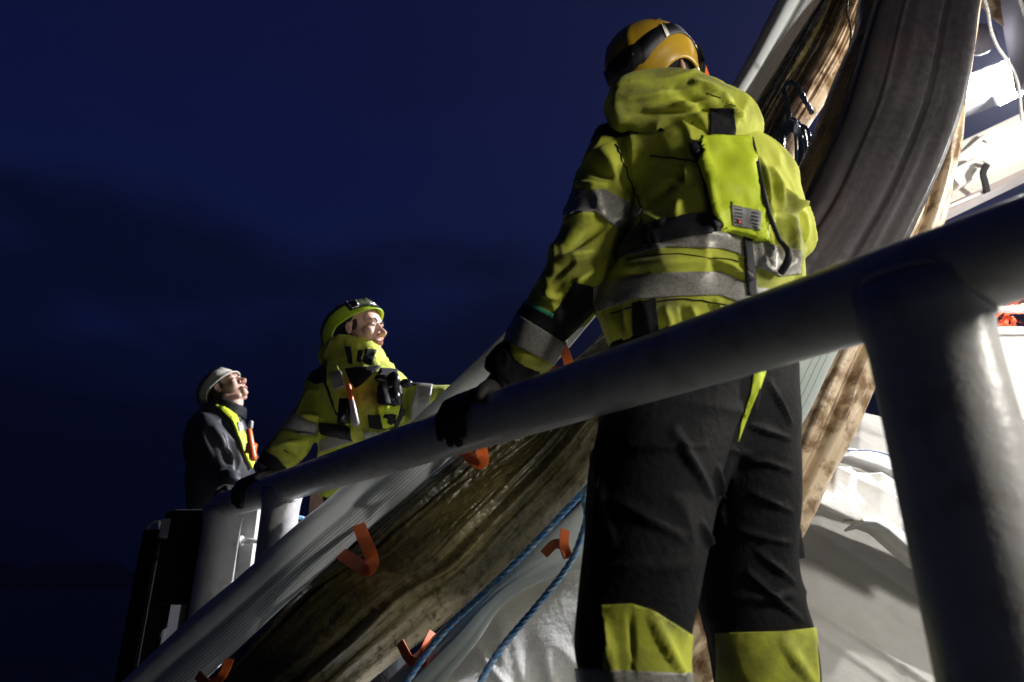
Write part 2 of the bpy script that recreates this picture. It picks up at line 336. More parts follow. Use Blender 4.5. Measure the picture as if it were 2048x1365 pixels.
def inpoly(x, y, poly):
    r = np.zeros(len(x), bool); j = len(poly) - 1
    for i in range(len(poly)):
        xi, yi = poly[i]; xj, yj = poly[j]
        c = ((yi > y) != (yj > y)) & (x < (xj - xi) * (y - yi) / (yj - yi + 1e-12) + xi); r ^= c; j = i
    return r
def patch(src, poly, off=.003, side='front', m=None, name='patch', parent=None):
    """a cloth piece sewn on src: the part of src's surface seen inside the pixel outline, lifted by off with edge skirt"""
    bm = bmesh.new(); bm.from_mesh(src); bm.verts.ensure_lookup_table()
    v = getv(src); q = project(v); xs = [p[0] for p in poly]; ys = [p[1] for p in poly]; mg = 25
    keepv = (q[:, 0] > min(xs) - mg) & (q[:, 0] < max(xs) + mg) & (q[:, 1] > min(ys) - mg) & (q[:, 1] < max(ys) + mg)
    if side == 'front': keepv &= (((v - CAM) * getn(src)).sum(1) < .02)
    bmesh.ops.delete(bm, geom=[bm.verts[i] for i in np.nonzero(~keepv)[0]], context='VERTS')
    for i in range(len(poly)):
        a = P(*poly[i], 1); b = P(*poly[(i + 1) % len(poly)], 1); no = np.cross(a - CAM, b - CAM)
        bmesh.ops.bisect_plane(bm, geom=bm.verts[:] + bm.edges[:] + bm.faces[:], plane_co=Vector(CAM), plane_no=Vector(nrm(no)), dist=1e-6)
    if not bm.faces: bm.free(); return None
    cs = np.array([f.calc_center_median() for f in bm.faces]); qc = project(cs); ins = inpoly(qc[:, 0], qc[:, 1], poly)
    bmesh.ops.delete(bm, geom=[f for f, k in zip(bm.faces[:], ins) if not k], context='FACES')
    if not bm.faces: bm.free(); return None
    seen = set(); best = []; isls = []
    for f0 in bm.faces:
        if f0 in seen: continue
        st = [f0]; seen.add(f0); isl = []
        while st:
            f = st.pop(); isl.append(f)
            for e in f.edges:
                for g in e.link_faces:
                    if g not in seen: seen.add(g); st.append(g)
        isls.append((sum(x.calc_area() for x in isl), isl))
    mxa = max(a for a, _ in isls); best = min([(np.mean([(Vector(CAM) - f.calc_center_median()).length for f in i_]), n_) for n_, (a, i_) in enumerate(isls) if a > .3 * mxa]); best = isls[best[1]][1]
    bs = set(best); bmesh.ops.delete(bm, geom=[f for f in bm.faces[:] if f not in bs], context='FACES')
    bm.normal_update(); nn = {vv: vv.normal.copy() for vv in bm.verts}
    for vv in bm.verts: vv.co += nn[vv] * off
    be = [e for e in bm.edges if e.is_boundary]
    old = {vv: nn[vv] for e in be for vv in e.verts}
    r = bmesh.ops.extrude_edge_only(bm, edges=be); nv = [g for g in r['geom'] if isinstance(g, bmesh.types.BMVert)]
    if nv:
        base = list(old.keys()); 
        from mathutils.kdtree import KDTree
        kd = KDTree(len(base)); [kd.insert(b.co, i) for i, b in enumerate(base)]; kd.balance()
        for x in nv:
            _, i, _ = kd.find(x.co); x.co = x.co - old[base[i]] * (off + .002)
    left = set(bm.verts); big = []
    while left:
        v0 = left.pop(); st = [v0]; isl = [v0]
        while st:
            x = st.pop()
            for e in x.link_edges:
                y = e.other_vert(x)
                if y in left: left.discard(y); st.append(y); isl.append(y)
        if len(isl) > len(big): big = isl
    bs = set(big); bmesh.ops.delete(bm, geom=[x for x in bm.verts[:] if x not in bs], context='VERTS')
    me = bpy.data.meshes.new(name); bm.to_mesh(me); bm.free()
    return fin(link(name, me), m, parent)
def solid(o, th):
    s = o.modifiers.new('solid', 'SOLIDIFY'); s.thickness = th; s.offset = 0; return o
def weld(parts):
    V = []; F = []; last = None
    for v, f in parts:
        k = len(V); V += list(v); F += [[i + k for i in q] for q in f]
        if last is not None: F.append([last, last + 1, k])
        last = k
    return V, F
def ropeVF(pts, r, pitch=None, seg=None, strands=3, n=7):
    p = np.array(pts, float); ln = np.linalg.norm(np.diff(p, axis=0), axis=1).sum(); pitch = pitch or r * 7
    seg = seg or int(min(900, max(24, ln / pitch * 9))); c = bez(p, seg)
    T = np.array([nrm(t) for t in np.gradient(c, axis=0)]); s = np.concatenate([[0], np.cumsum(np.linalg.norm(np.diff(c, axis=0), axis=1))])
    a = nrm(np.cross(T[0], [.3, .2, .93])); fr = []
    for i in range(seg): a = nrm(a - T[i] * (a @ T[i])); fr.append((a, np.cross(T[i], a)))
    parts = []
    for k in range(strands):
        q = [c[i] + r * .5 * (math.cos(2 * math.pi * (s[i] / pitch + k / strands)) * fr[i][0] + math.sin(2 * math.pi * (s[i] / pitch + k / strands)) * fr[i][1]) for i in range(seg)]
        parts.append(tube(q, r * .56, n))
    return weld(parts)

# ------------------------------------------------------------------ setting: water, hills, deck
def grid(x0, x1, y0, y1, nx, ny, zf):
    X, Y = np.meshgrid(np.linspace(x0, x1, nx), np.linspace(y0, y1, ny)); Z = zf(X, Y)
    V = np.stack([X.ravel(), Y.ravel(), Z.ravel()], 1); F = [[j * nx + i, j * nx + i + 1, (j + 1) * nx + i + 1, (j + 1) * nx + i] for j in range(ny - 1) for i in range(nx - 1)]
    return V, F
mw = mat('sea_water', (.004, .008, .012), .12, bump=.8, bscale=1.2, bdist=.3)
o = make('sea_water', grid(-900, 900, -60, 900, 40, 30, lambda x, y: x * 0 - 1.7), mw); o['kind'] = 'structure'
mh = mat('hill_rock', (.02, .025, .02), .9, bump=1, bscale=.1, stain=(.008, .01, .008), sscale=.05, bdist=2)
def hz(X, Y):
    v = np.stack([X.ravel() / 95, Y.ravel() / 95, X.ravel() * 0], 1)
    h = (vnoise(v, 5) * .5 + vnoise(v * 2.3, 6) * .25 + vnoise(v * 5, 7) * .12 + .55).reshape(X.shape)
    return -3 + h * 30 * np.clip((Y - 560) / 160, 0, 1) * np.clip(1.0 + (-X - 350) / 550, .25, 1.5)
o = make('hills', grid(-850, 850, 560, 860, 150, 40, hz), mh); o['kind'] = 'structure'
hzb = make('haze', box([0, 430, 48.5], (2400, 1100, 103)), None, None, False); hzb['kind'] = 'stuff'
hm_ = bpy.data.materials.new('haze_air'); hm_.use_nodes = True; hm_.node_tree.nodes.clear()
ho = N(hm_.node_tree, 'ShaderNodeOutputMaterial'); hv = N(hm_.node_tree, 'ShaderNodeVolumePrincipled'); hv.inputs['Density'].default_value = HAZE; hv.inputs['Color'].default_value = (.86, .86, 1.0, 1); hv.inputs['Anisotropy'].default_value = .35
hm_.node_tree.links.new(hv.outputs[0], ho.inputs['Volume']); hzb.data.materials.append(hm_)
# deck: a steel slab with rounded front edge and hull side below
def slab(poly, z0, z1):
    k = len(poly); V = [(x, y, z0) for x, y in poly] + [(x, y, z1) for x, y in poly]
    return V, [list(range(k))[::-1], [k + i for i in range(k)]] + [[i, (i + 1) % k, k + (i + 1) % k, k + i] for i in range(k)]
o = make('deck', slab([(-2.45, 6.5), (-2.2, 3.35), (.9, -2.5), (6.5, -2.5), (6.5, 6.5)], -1.9, 0), M['deck'], smooth=False); o['kind'] = 'structure'

# ------------------------------------------------------------------ foreground railing
A0 = P(1240, 756, 1.04); dv = -.87 * cR - .391 * cU + cF
def RAILP(s): return A0 + dv * s
dn = nrm(dv); dh = nrm(np.array([dv[0], dv[1], 0])); nfar = np.array([dh[1], -dh[0], 0]) * -1
nfar = np.array([dh[1], -dh[0], 0.]);
if nfar[1] < 0: nfar = -nfar
RR = .050
railing = thing('pipe_railing', 'thick white painted pipe railing running across the foreground in front of the big worker', 'railing', (*RAILP(-.317)[:2], 0))
make('top_rail', tube([RAILP(s) for s in list(np.linspace(-1.5, 1.50, 60)) + [1.515, 1.527, 1.534, 1.537]], [RR] * 60 + [RR * .94, RR * .78, RR * .5, RR * .12], 40), M['rail'], railing)
def post(s, r, name='post'):
    c = RAILP(s); zs = list(np.linspace(0, c[2] - .05, 30)); R = []
    for z in zs + [c[2] - .012]:
        k = max(0, 1 - (c[2] - .057 - z) / .035) if z > c[2] - .1 else 0
        rr = r * (1 + .03 * k * k) 
        R.append([np.array([c[0] + rr * math.cos(t), c[1] + rr * math.sin(t), z]) for t in np.linspace(0, 2 * math.pi, 40, endpoint=False)])
    make(name, rings(R), M['rail'], railing)
    bead = []   # weld bead where the post meets the rail
    for t in np.linspace(0, 2 * math.pi, 90):
        x = r * 1.0 * math.cos(t); y = r * math.sin(t); u = (np.array([x, y, 0]) @ nfar); u = max(-RR * .999, min(RR * .999, u)); bead.append([c[0] + x * 1.02, c[1] + y * 1.02, c[2] - math.sqrt(RR * RR - u * u) - .001 + .0012 * math.sin(t * 40)])
    make('weld_bead', tube(bead, .0045, 8), M['rail'], railing)
    R = [[np.array([c[0] + (r + q[0]) * math.cos(t), c[1] + (r + q[0]) * math.sin(t), q[1]]) for t in np.linspace(0, 2 * math.pi, 32, endpoint=False)] for q in ((.05, .003), (.05, .014), (.002, .018))]
    make('base_flange', rings(R), M['rail'], railing)
post(-.317, .060); post(1.04, .0575); post(1.475, .068)

def pxbox(x0, y0, x1, y1, Y0, Y1, zb=0):
    a = PY(x0, y0, Y0); b = PY(x1, y0, Y0); return [(a[0] + b[0]) / 2, (Y0 + Y1) / 2, (zb + a[2]) / 2], [b[0] - a[0], Y1 - Y0, a[2] - zb]
# dark equipment box left of the end post
c_, s_ = pxbox(343, 1018, 424, 1018, 2.62, 2.95)
zlow = PY(380, 1210, 2.62)[2]
eb = thing('equipment_box', 'dark equipment box on legs left of the last railing post', 'box', (c_[0], c_[1], 0))
bevel(make('casing', box([c_[0], c_[1], (zlow + s_[2]) / 2], [s_[0], s_[1], s_[2] - zlow]), M['dark_steel'], eb, False), .015)
for i in (-1, 1):
    for j in (-1, 1): make('leg', tube([(c_[0] + i * (s_[0] / 2 - .03), c_[1] + j * (s_[1] / 2 - .03), 0), (c_[0] + i * (s_[0] / 2 - .03), c_[1] + j * (s_[1] / 2 - .03), zlow + .01)], .016, 10), M['dark_steel'], eb)

# steel cabinet with handle behind the bollard
c_, s_ = pxbox(470, 1018, 516, 1018, 3.0, 3.2)
pan = thing('steel_panel', 'narrow white steel panel with a pipe stub handle beside the last railing post', 'panel', (c_[0], c_[1], 0))
bevel(make('plate', box(c_, s_), M['white_plastic'], pan, False))
hp = PY(480, 1082, 2.95)
make('handle', joinVF(tube([hp, hp + [.10, 0, 0]], .011, 14), tube([hp + [-.012, 0, 0], hp + [.01, 0, 0]], .022, 16), tube([hp + [.09, 0, 0], hp + [.09, .06, 0]], .014, 12)), M['white_plastic'], pan)
c_, s_ = pxbox(322, 1040, 352, 1040, 3.1, 3.3)
hd = thing('cable_reel_stand', 'dark upright locker with a white capped corner left of the equipment box', 'locker', (c_[0], c_[1], 0))
bevel(make('white_cap', box([c_[0], c_[1], c_[2] * 2 - .035], [s_[0], s_[1], .085]), M['white_plastic'], hd, False), .008)
bevel(make('upright', box([c_[0], c_[1] + .01, c_[2] - .04], [s_[0] - .01, s_[1] - .02, s_[2] - .09]), M['dark_steel'], hd, False))
c2, s2 = pxbox(284, 1058, 326, 1058, 3.3, 3.7)
bevel(make('cabinet', box([c2[0], c2[1], c2[2]], s2), M['dark_steel'], hd, False), .02)
hp = PY(296, 1052, 3.35)
make('grab_handle', tube([hp + [0, 0, -.03], hp + [0.01, 0, .005], hp + [.05, 0, .02], hp + [.055, 0, -.03]], .008, 10, 20), M['white_plastic'], hd)

# ------------------------------------------------------------------ hoisted tarpaulin bundle
KD = .82
def PK(x, y, d): return P(x, y, d * KD)
def strip(pairs, thick, nu=120, nv=150, disp=None, pw=2.2, seed=0, name='strip', m=None, parent=None):
    s = bez(pairs, nv); s[:, 4] *= KD; PL = np.array([P(a[0], a[1], a[4]) for a in s]); PR = np.array([P(a[2], a[3], a[4]) for a in s])
    C = (PL + PR) / 2; A = (PR - PL) / 2; T = np.gradient(C, axis=0); ln = np.concatenate([[0], np.cumsum(np.linalg.norm(np.diff(C, axis=0), axis=1))])
    th = np.linspace(0, 2 * math.pi, nu, endpoint=False); R = []; UV = []
    co = np.sign(np.cos(th)) * np.abs(np.cos(th)) ** (2 / pw); si = np.sign(np.sin(th)) * np.abs(np.sin(th)) ** (2 / pw)
    for i in range(nv):
        # ring direction from picture edges; thickness toward the viewer
        b = nrm(np.cross(T[i], A[i]));
        if b @ (C[i] - CAM) > 0: b = -b
        r = C[i][None] + A[i][None] * co[:, None] + b[None] * (si * thick)[:, None]
        nrmv = nrm(A[i])[None] * np.cos(th)[:, None] + b[None] * np.sin(th)[:, None]
        if disp is not None:
            r = r + nrmv * disp(th, ln[i], co)[:, None]
        R.append(list(r))
    V, F = rings(R); me = mesh_of(name, V, F)
    uv = me.uv_layers.new(name='UVMap'); fr = me.uv_layers.new(name='frac'); wd = np.linalg.norm(A[nv // 2]) * 2
    vi = np.empty(len(me.loops), int); me.loops.foreach_get('vertex_index', vi); j = vi % nu; i = vi // nu
    U = (co[j] + 1) / 2; front = np.where(si[j] >= 0, 0., 3.)
    a = np.stack([U * wd + front, ln[i]], 1); uv.data.foreach_set('uv', a.ravel())
    b = np.stack([U + np.where(si[j] >= -.001, 0, 0), ln[i]], 1); fr.data.foreach_set('uv', b.ravel())
    return fin(link(name, me), m, parent)
def nz1(x, y, seed, fx=1., fy=1.):
    x = np.asarray(x, float) * fx; return vnoise(np.stack([x, np.full_like(x, float(y) * fy), x * 0], 1), seed)
def pleats(freq, amp, seed, drift=.5, rid=0.):
    def f(th, l, co):
        x = co * freq + nz1(co * 2, l * drift, seed) * 1.2 * 1
        a = nz1(x, l * drift, seed + 1) * amp + nz1(x * 2.6, l * drift * 1.3, seed + 2) * amp * .45
        if rid: a = a + rid * .9 * np.clip(1 - 11 * np.abs(nz1(x * 1.7, l * drift * .8, seed + 3)), 0, 1) * (0.5 + .5 * nz1(co * 2, l * 2.5, seed + 4))
        return a * np.clip((np.sin(th) + .2) * 3, 0, 1) * np.clip((co + 1) * 2.5, 0, 1)
    return f
bundle = thing('hoisted_tarpaulin', 'long algae stained tarpaulin hoisted diagonally in folds behind the railing', 'tarpaulin', (0, 2.2, 0))
S1 = [(120, 1480, 270, 1500, 1.98), (254, 1355, 380, 1385, 2.05), (386, 1230, 475, 1300, 2.16), (485, 1147, 570, 1212, 2.26), (577, 1063, 660, 1130, 2.37), (669, 986, 755, 1048, 2.48), (780, 884, 868, 945, 2.62), (890, 780, 985, 845, 2.75), (1013, 662, 1098, 740, 2.86), (1110, 557, 1205, 618, 2.95), (1290, 370, 1380, 420, 3.05), (1450, 190, 1512, 225, 3.2), (1560, -10, 1652, 5, 3.35), (1640, -150, 1745, -150, 3.5)]
def d1(th, l, co): return .008 * np.exp(-((co + .55) / .25) ** 2) - .009 * np.exp(-((co + .1) / .12) ** 2) + .002 * nz1(co * 2, l * 1.6, 4) + .002 * nz1(co * 5, l * 2.2, 5)
make_s1 = strip(S1, .035, disp=d1, name='webbing_band', m=M['strip'], parent=bundle, pw=2.6, nv=220)
S2 = [(290, 1475, 600, 1500, 2.12), (400, 1375, 725, 1375, 2.2), (515, 1262, 869, 1260, 2.3), (640, 1140, 962, 1185, 2.42), (752, 1048, 1050, 1100, 2.5), (890, 932, 1176, 967, 2.65), (1010, 828, 1230, 880, 2.78), (1112, 752, 1290, 780, 2.95), (1228, 640, 1400, 660, 3.05), (1385, 450, 1530, 440, 3.05), (1500, 235, 1590, 262, 3.2), (1582, 90, 1678, 118, 3.3), (1645, -10, 1728, 0, 3.4), (1740, -150, 1830, -150, 3.5)]
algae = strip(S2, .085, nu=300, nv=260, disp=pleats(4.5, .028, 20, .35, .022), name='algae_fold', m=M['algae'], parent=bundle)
SB = [(1300, 620, 1420, 640, 2.8), (1450, 440, 1535, 470, 2.9), (1545, 270, 1592, 300, 3.02), (1600, 180, 1655, 195, 3.1), (1650, 90, 1700, 110, 3.2), (1690, 20, 1732, 10, 3.25), (1760, -130, 1800, -130, 3.35)]
strip(SB, .035, nu=120, nv=160, disp=pleats(3, .01, 30, .8, .012), name='cream_fold', m=M['tan'], parent=bundle)
SC_ = [(1330, 780, 1400, 760, 2.5), (1440, 580, 1540, 560, 2.5), (1530, 470, 1620, 440, 2.5), (1578, 372, 1660, 350, 2.52), (1622, 280, 1700, 260, 2.56), (1668, 160, 1760, 150, 2.62), (1710, 60, 1800, 50, 2.7), (1722, -10, 1830, -10, 2.75), (1760, -150, 1900, -150, 2.85)]
strip(SC_, .08, nu=160, nv=180, disp=pleats(3.5, .02, 40, .7, .015), name='brown_fold', m=M['brown'], parent=bundle)
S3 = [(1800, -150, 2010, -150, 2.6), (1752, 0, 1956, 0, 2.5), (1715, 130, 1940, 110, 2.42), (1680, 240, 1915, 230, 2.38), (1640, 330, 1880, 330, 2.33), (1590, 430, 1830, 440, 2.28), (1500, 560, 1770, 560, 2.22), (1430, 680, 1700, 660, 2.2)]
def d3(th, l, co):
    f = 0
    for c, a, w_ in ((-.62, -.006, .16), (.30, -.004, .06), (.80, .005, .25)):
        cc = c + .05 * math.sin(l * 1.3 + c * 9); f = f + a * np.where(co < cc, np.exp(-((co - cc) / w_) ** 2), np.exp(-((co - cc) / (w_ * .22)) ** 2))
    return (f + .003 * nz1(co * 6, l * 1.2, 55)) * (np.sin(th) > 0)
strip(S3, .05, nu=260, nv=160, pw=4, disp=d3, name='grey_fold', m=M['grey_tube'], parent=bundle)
S3b = [(1480, 600, 1750, 590, 2.2), (1350, 765, 1680, 700, 2.15), (1270, 885, 1582, 884, 2.13), (1180, 985, 1400, 1060, 2.12), (1130, 1035, 1250, 1120, 2.1), (1040, 1110, 1115, 1150, 2.08), (955, 1192, 1012, 1206, 2.03), (868, 1270, 950, 1290, 1.98), (765, 1372, 885, 1368, 1.93), (660, 1475, 790, 1475, 1.88)]
strip(S3b, .05, nu=120, nv=200, disp=pleats(2, .008, 60, .6), name='pale_fold', m=M['pale'], parent=bundle)
S4 = [(1880, -150, 2010, -150, 2.85), (1850, 0, 1957, 0, 2.75), (1840, 200, 1928, 190, 2.7), (1820, 330, 1906, 330, 2.62), (1790, 440, 1893, 420, 2.55), (1720, 560, 1840, 560, 2.5), (1650, 700, 1764, 722, 2.42), (1590, 830, 1712, 850, 2.35), (1545, 930, 1655, 962, 2.32), (1480, 1050, 1594, 1092, 2.26), (1400, 1180, 1500, 1240, 2.2), (1330, 1280, 1430, 1365, 2.15), (1250, 1400, 1340, 1480, 2.1)]
def d4(th, l, co): return -.035 * np.exp(-((co + .1) / .16) ** 2) + .008 * nz1(co * 4, l * 3, 71) + .005 * nz1(co * 8, l * 7, 72)
strip(S4, .07, nu=160, nv=260, disp=d4, name='tan_tube', m=M['tan'], parent=bundle)

# orange lifting loops (ribbons sewn to the tarpaulin)
def ribbon(pts, wdir, width, th=.003, seg=40):
    c = bez(pts, seg); R = []; W = bez(wdir, seg) if np.ndim(wdir) == 2 else np.tile(np.array(wdir, float), (seg, 1))
    T = np.gradient(c, axis=0)
    for i in range(seg):
        w_ = nrm(W[i] - nrm(T[i]) * (W[i] @ nrm(T[i]))) * width / 2; n_ = nrm(np.cross(T[i], w_)) * th / 2
        R.append([c[i] - w_ - n_, c[i] + w_ - n_, c[i] + w_ + n_, c[i] - w_ + n_])
    return rings(R)
def loop(pts, wd, wdir=None, tw=.5):
    c = bez([PK(*p) for p in pts], 40); T = np.gradient(c, axis=0); W = []
    for i in range(40):
        vw = nrm(c[i] - CAM); s_ = nrm(np.cross(T[i], vw)); a = tw * math.sin(i / 39 * 5 + len(pts)); W.append(s_ * math.cos(a) + vw * math.sin(a))
    V, F = ribbon(c, np.array(W), wd * .66, .004, 40); o = make('lifting_loop', (V, F), M['orange'], bundle, False); return o
AW = nrm(cR * .6 + cU * .8); AL = nrm(cR * .7 + cU * -.3)
# V-shaped loops: two straps meeting at a fold
loop([(640, 1082, 2.50), (690, 1112, 2.36), (728, 1136, 2.22), (742, 1132, 2.20), (742, 1110, 2.21), (726, 1072, 2.32), (712, 1035, 2.5)], .058)
loop([(880, 870, 2.75), (925, 902, 2.55), (956, 926, 2.44), (966, 920, 2.42), (962, 896, 2.44), (945, 850, 2.6)], .055)
loop([(1060, 720, 2.95), (1090, 735, 2.80), (1130, 745, 2.62), (1138, 735, 2.62), (1134, 715, 2.68), (1124, 690, 2.82), (1110, 660, 2.95)], .05)
loop([(1088, 1108, 1.93), (1110, 1088, 1.90), (1128, 1094, 1.86), (1136, 1116, 1.84), (1128, 1090, 1.86), (1130, 1060, 1.92)], .034, (.75, -.2, .2))
loop([(800, 1285, 1.98), (820, 1320, 1.92), (845, 1325, 1.90), (850, 1300, 1.90), (866, 1265, 1.98)], .032, AW * .6 + cR)
loop([(395, 1350, 2.02), (420, 1370, 1.96), (445, 1350, 1.95), (460, 1318, 2.0)], .032, AW)

# ropes on and around the bundle
def rope(name, pts, r, m, label, cat='rope', group=None, **k):
    return tag(make(name, ropeVF([PK(*p) for p in pts], r * .7, **k), m), label, cat, group)
rope('blue_rope', [(1240, 900, 1.95), (1188, 960, 1.9), (1130, 1022, 1.88), (1060, 1095, 1.86), (985, 1170, 1.84), (905, 1245, 1.82), (850, 1310, 1.80), (790, 1400, 1.78)], .0115, M['rope_blue'], 'blue twisted rope lying along the stained tarpaulin edge, upper of the two')
rope('blue_rope', [(1225, 930, 1.86), (1172, 985, 1.82), (1172, 1040, 1.78), (1140, 1125, 1.74), (1075, 1210, 1.7), (1000, 1300, 1.66), (940, 1400, 1.62)], .0105, M['rope_blue'], 'blue twisted rope hanging in a bend over the grey tarpaulin left of the big worker')
rope('blue_rope', [(596, 1034, 2.75), (612, 1040, 2.78), (640, 1062, 2.8)], .010, M['rope_blue'], 'short pale blue rope end crossing behind the second railing post', seg=40)
bpy.data.objects[-1] if False else None

# dark rope coil hung on the bundle
coil_parts = []; rr_ = random.Random(3)
for k in range(15):
    dx = rr_.uniform(-7, 7); wdt = rr_.uniform(16, 34); h_ = rr_.uniform(95, 135); d0 = 2.82 + rr_.uniform(-.04, .04); top = 242 + rr_.uniform(-6, 8)
    cx = 1582 + dx
    loop_pts = [PK(cx + wdt * math.sin(t), top + h_ / 2 - h_ / 2 * math.cos(t) + 6 * math.sin(3 * t + k), d0 + .02 * math.sin(2 * t + k)) for t in np.linspace(0, 2 * math.pi, 15)]
    coil_parts.append(ropeVF(loop_pts, .0055, seg=110, n=5))
for k in range(5):
    pts = [PK(1562 + 3 * k, 262 + 2 * k, 2.8), PK(1575 + 2 * k, 244 + k * 4, 2.74), PK(1592 - k, 248 + k * 4, 2.73), PK(1604 - k, 268 + k, 2.8)]
    coil_parts.append(ropeVF(pts, .006, seg=40, n=5))
coil_parts.append(ropeVF([PK(1578, 245, 2.8), PK(1576, 210, 2.82), PK(1568, 178, 2.84), PK(1582, 165, 2.82), PK(1596, 175, 2.8), PK(1612, 205, 2.8), PK(1624, 226, 2.85)], .009, seg=110))
tag(make('rope_coil', weld(coil_parts), M['rope_dark']), 'coiled dark blue rope hanging on the bundle beside the hooded worker', 'rope coil')
rope('thin_cord', [(1700, -30, 3.0), (1694, 20, 3.0), (1702, 60, 3.0), (1697, 110, 3.0), (1690, 150, 3.05)], .006, M['rope_black'], 'thin black cord dangling at the top of the cream fold', 'cord', seg=60)

# ------------------------------------------------------------------ heaped tarpaulins on the deck behind the legs
def mound(name, ridge, ybot_, Y0, Y1, m, label, nx=160, ny=110, amp=.03, seed=80, back=True, skirt=True):
    xs = np.linspace(ridge[0][0], ridge[-1][0], nx); ry = np.interp(xs, [p[0] for p in ridge], [p[1] for p in ridge])
    V = []; yb = np.interp(xs, [p[0] for p in ybot_], [p[1] for p in ybot_]) if isinstance(ybot_, list) else np.full(nx, float(ybot_))
    for j in range(ny):
        t = j / (ny - 1)
        for i in range(nx):
            k = math.sin(t * math.pi / 2) ** .8
            V.append(PY(xs[i], yb[i] + (ry[i] - yb[i]) * t, Y0 + (Y1 - Y0) * k * t))
    V = np.array(V); fx = np.stack([V[:, 0] * 2.2, V[:, 2] * 1.2 + V[:, 0] * 1.0, V[:, 1] * 0], 1)
    d = vnoise(fx * 1.3, seed) * amp + ridged(fx * np.array([1.0, 3.2, 1]) + vnoise(fx, seed + 4)[:, None] * .5, seed + 1) ** 3 * amp * .45 + ridged(fx * np.array([3, 5, 1]) + vnoise(fx * 2, seed + 5)[:, None] * .6, seed + 2) ** 5 * amp * .28
    V[:, 1] -= d; V[:, 2] += d * .3
    F = [[j * nx + i, j * nx + i + 1, (j + 1) * nx + i + 1, (j + 1) * nx + i] for j in range(ny - 1) for i in range(nx - 1)]
    top = V[(ny - 1) * nx:]; k0 = len(V); ext = []
    for q, (dy, zz) in enumerate(((.15, -.02), (.4, -.25), (.6, -2)) if skirt else ((.04, -.002), (.08, -.01), (.12, -.02))):
        e = top.copy(); e[:, 1] += dy; e[:, 2] = np.maximum(0.01, e[:, 2] + zz); ext.append(e)
    e = V[:nx].copy(); e[:, 1] += 0 if skirt else .12; e[:, 2] = .005 if skirt else e[:, 2] + .01; V = np.concatenate([V] + ext + [e])
    for q in range(3):
        a = (ny - 1 + q) * nx; F += [[a + i, a + i + 1, a + nx + i + 1, a + nx + i] for i in range(nx - 1)]
    b0 = (ny + 3) * nx; F += [[b0 + i, b0 + i + 1, i + 1, i] for i in range(nx - 1)]
    me = mesh_of(name, V, F); uv = me.uv_layers.new(name='UVMap'); vi = np.empty(len(me.loops), int); me.loops.foreach_get('vertex_index', vi)
    uv.data.foreach_set('uv', V[vi][:, [0, 2]].ravel()); fr = me.uv_layers.new(name='frac')
    o = fin(link(name, me), m); solid(o, .006); return tag(o, label, 'tarpaulin')
mound('heaped_tarpaulin', [(640, 1450), (760, 1400), (880, 1330), (1000, 1190), (1100, 1115), (1200, 1040), (1400, 960), (1560, 930), (1640, 905), (1720, 925), (1800, 960), (1900, 990), (2150, 1000)], 1430, 1.92, 2.35, M['tarp'], 'crumpled grey tarpaulin heaped across the deck behind the big worker\'s legs', nx=260, ny=160)
mound('tarpaulin_roll', [(1600, 935), (1650, 870), (1720, 826), (1800, 842), (1900, 870), (2100, 880)], 1010, 2.3, 2.7, M['white_tarp'], 'white tarpaulin piled behind the grey one between the tan tube and the near post', amp=.02, seed=90)
def roll(pairs, thick, name, m, label, cat='tarpaulin', seed=0, amp=.012, **k):
    o = strip(pairs, thick, nu=100, nv=140, disp=lambda th, l, co: amp * nz1(co * 3, l * 5, seed) + amp * .6 * nz1(co * 7, l * 11, seed + 1), name=name, m=m, **k); return tag(o, label, cat) if label else o
def drape(name, ridge, bot, Y0, Y1, label, seed, amp=.012, cat='tarpaulin', m='white_tarp'):
    o = mound(name, ridge, bot, Y0, Y1, M[m], label, nx=140, ny=50, amp=amp, seed=seed, skirt=False); o['category'] = cat; return o
drape('white_liner', [(1585, 990), (1640, 962), (1665, 948), (1672, 936), (1700, 936), (1712, 948), (1760, 950), (1810, 985), (1860, 1030), (1950, 1100), (2100, 1190)], [(1585, 992), (1640, 1003), (1700, 1032), (1750, 1048), (1800, 1058), (1860, 1110), (1950, 1190), (2100, 1290)], 1.90, 2.02, 'bright white liner fold draped over the grey tarpaulin heap', 101, .02)
drape('white_liner', [(1600, 915), (1700, 896), (1760, 908), (1830, 935), (1950, 985), (2100, 1040)], [(1600, 918), (1700, 910), (1760, 928), (1830, 962), (1950, 1010), (2100, 1070)], 2.12, 2.16, 'narrow white liner fold under the blue zip cord, above the wider fold', 111, .008)
drape('slush_ridge', [(1725, 1042), (1750, 1036), (1775, 1045), (1800, 1062), (1830, 1085), (1870, 1120)], [(1725, 1044), (1750, 1046), (1775, 1060), (1800, 1082), (1830, 1108), (1870, 1140)], 1.86, 1.89, 'small ridge of slush on the grey tarpaulin beside the near post', 121, .010, 'slush')
rope('zip_cord', [(1640, 903, 2.53), (1700, 901, 2.51), (1760, 905, 2.5), (1830, 930, 2.48), (1940, 975, 2.46)], .0045, rope_mat('zip_blue', (.2, .3, .6), (.5, .55, .65)), 'thin blue zip cord edging the white liner', 'cord', seg=150)

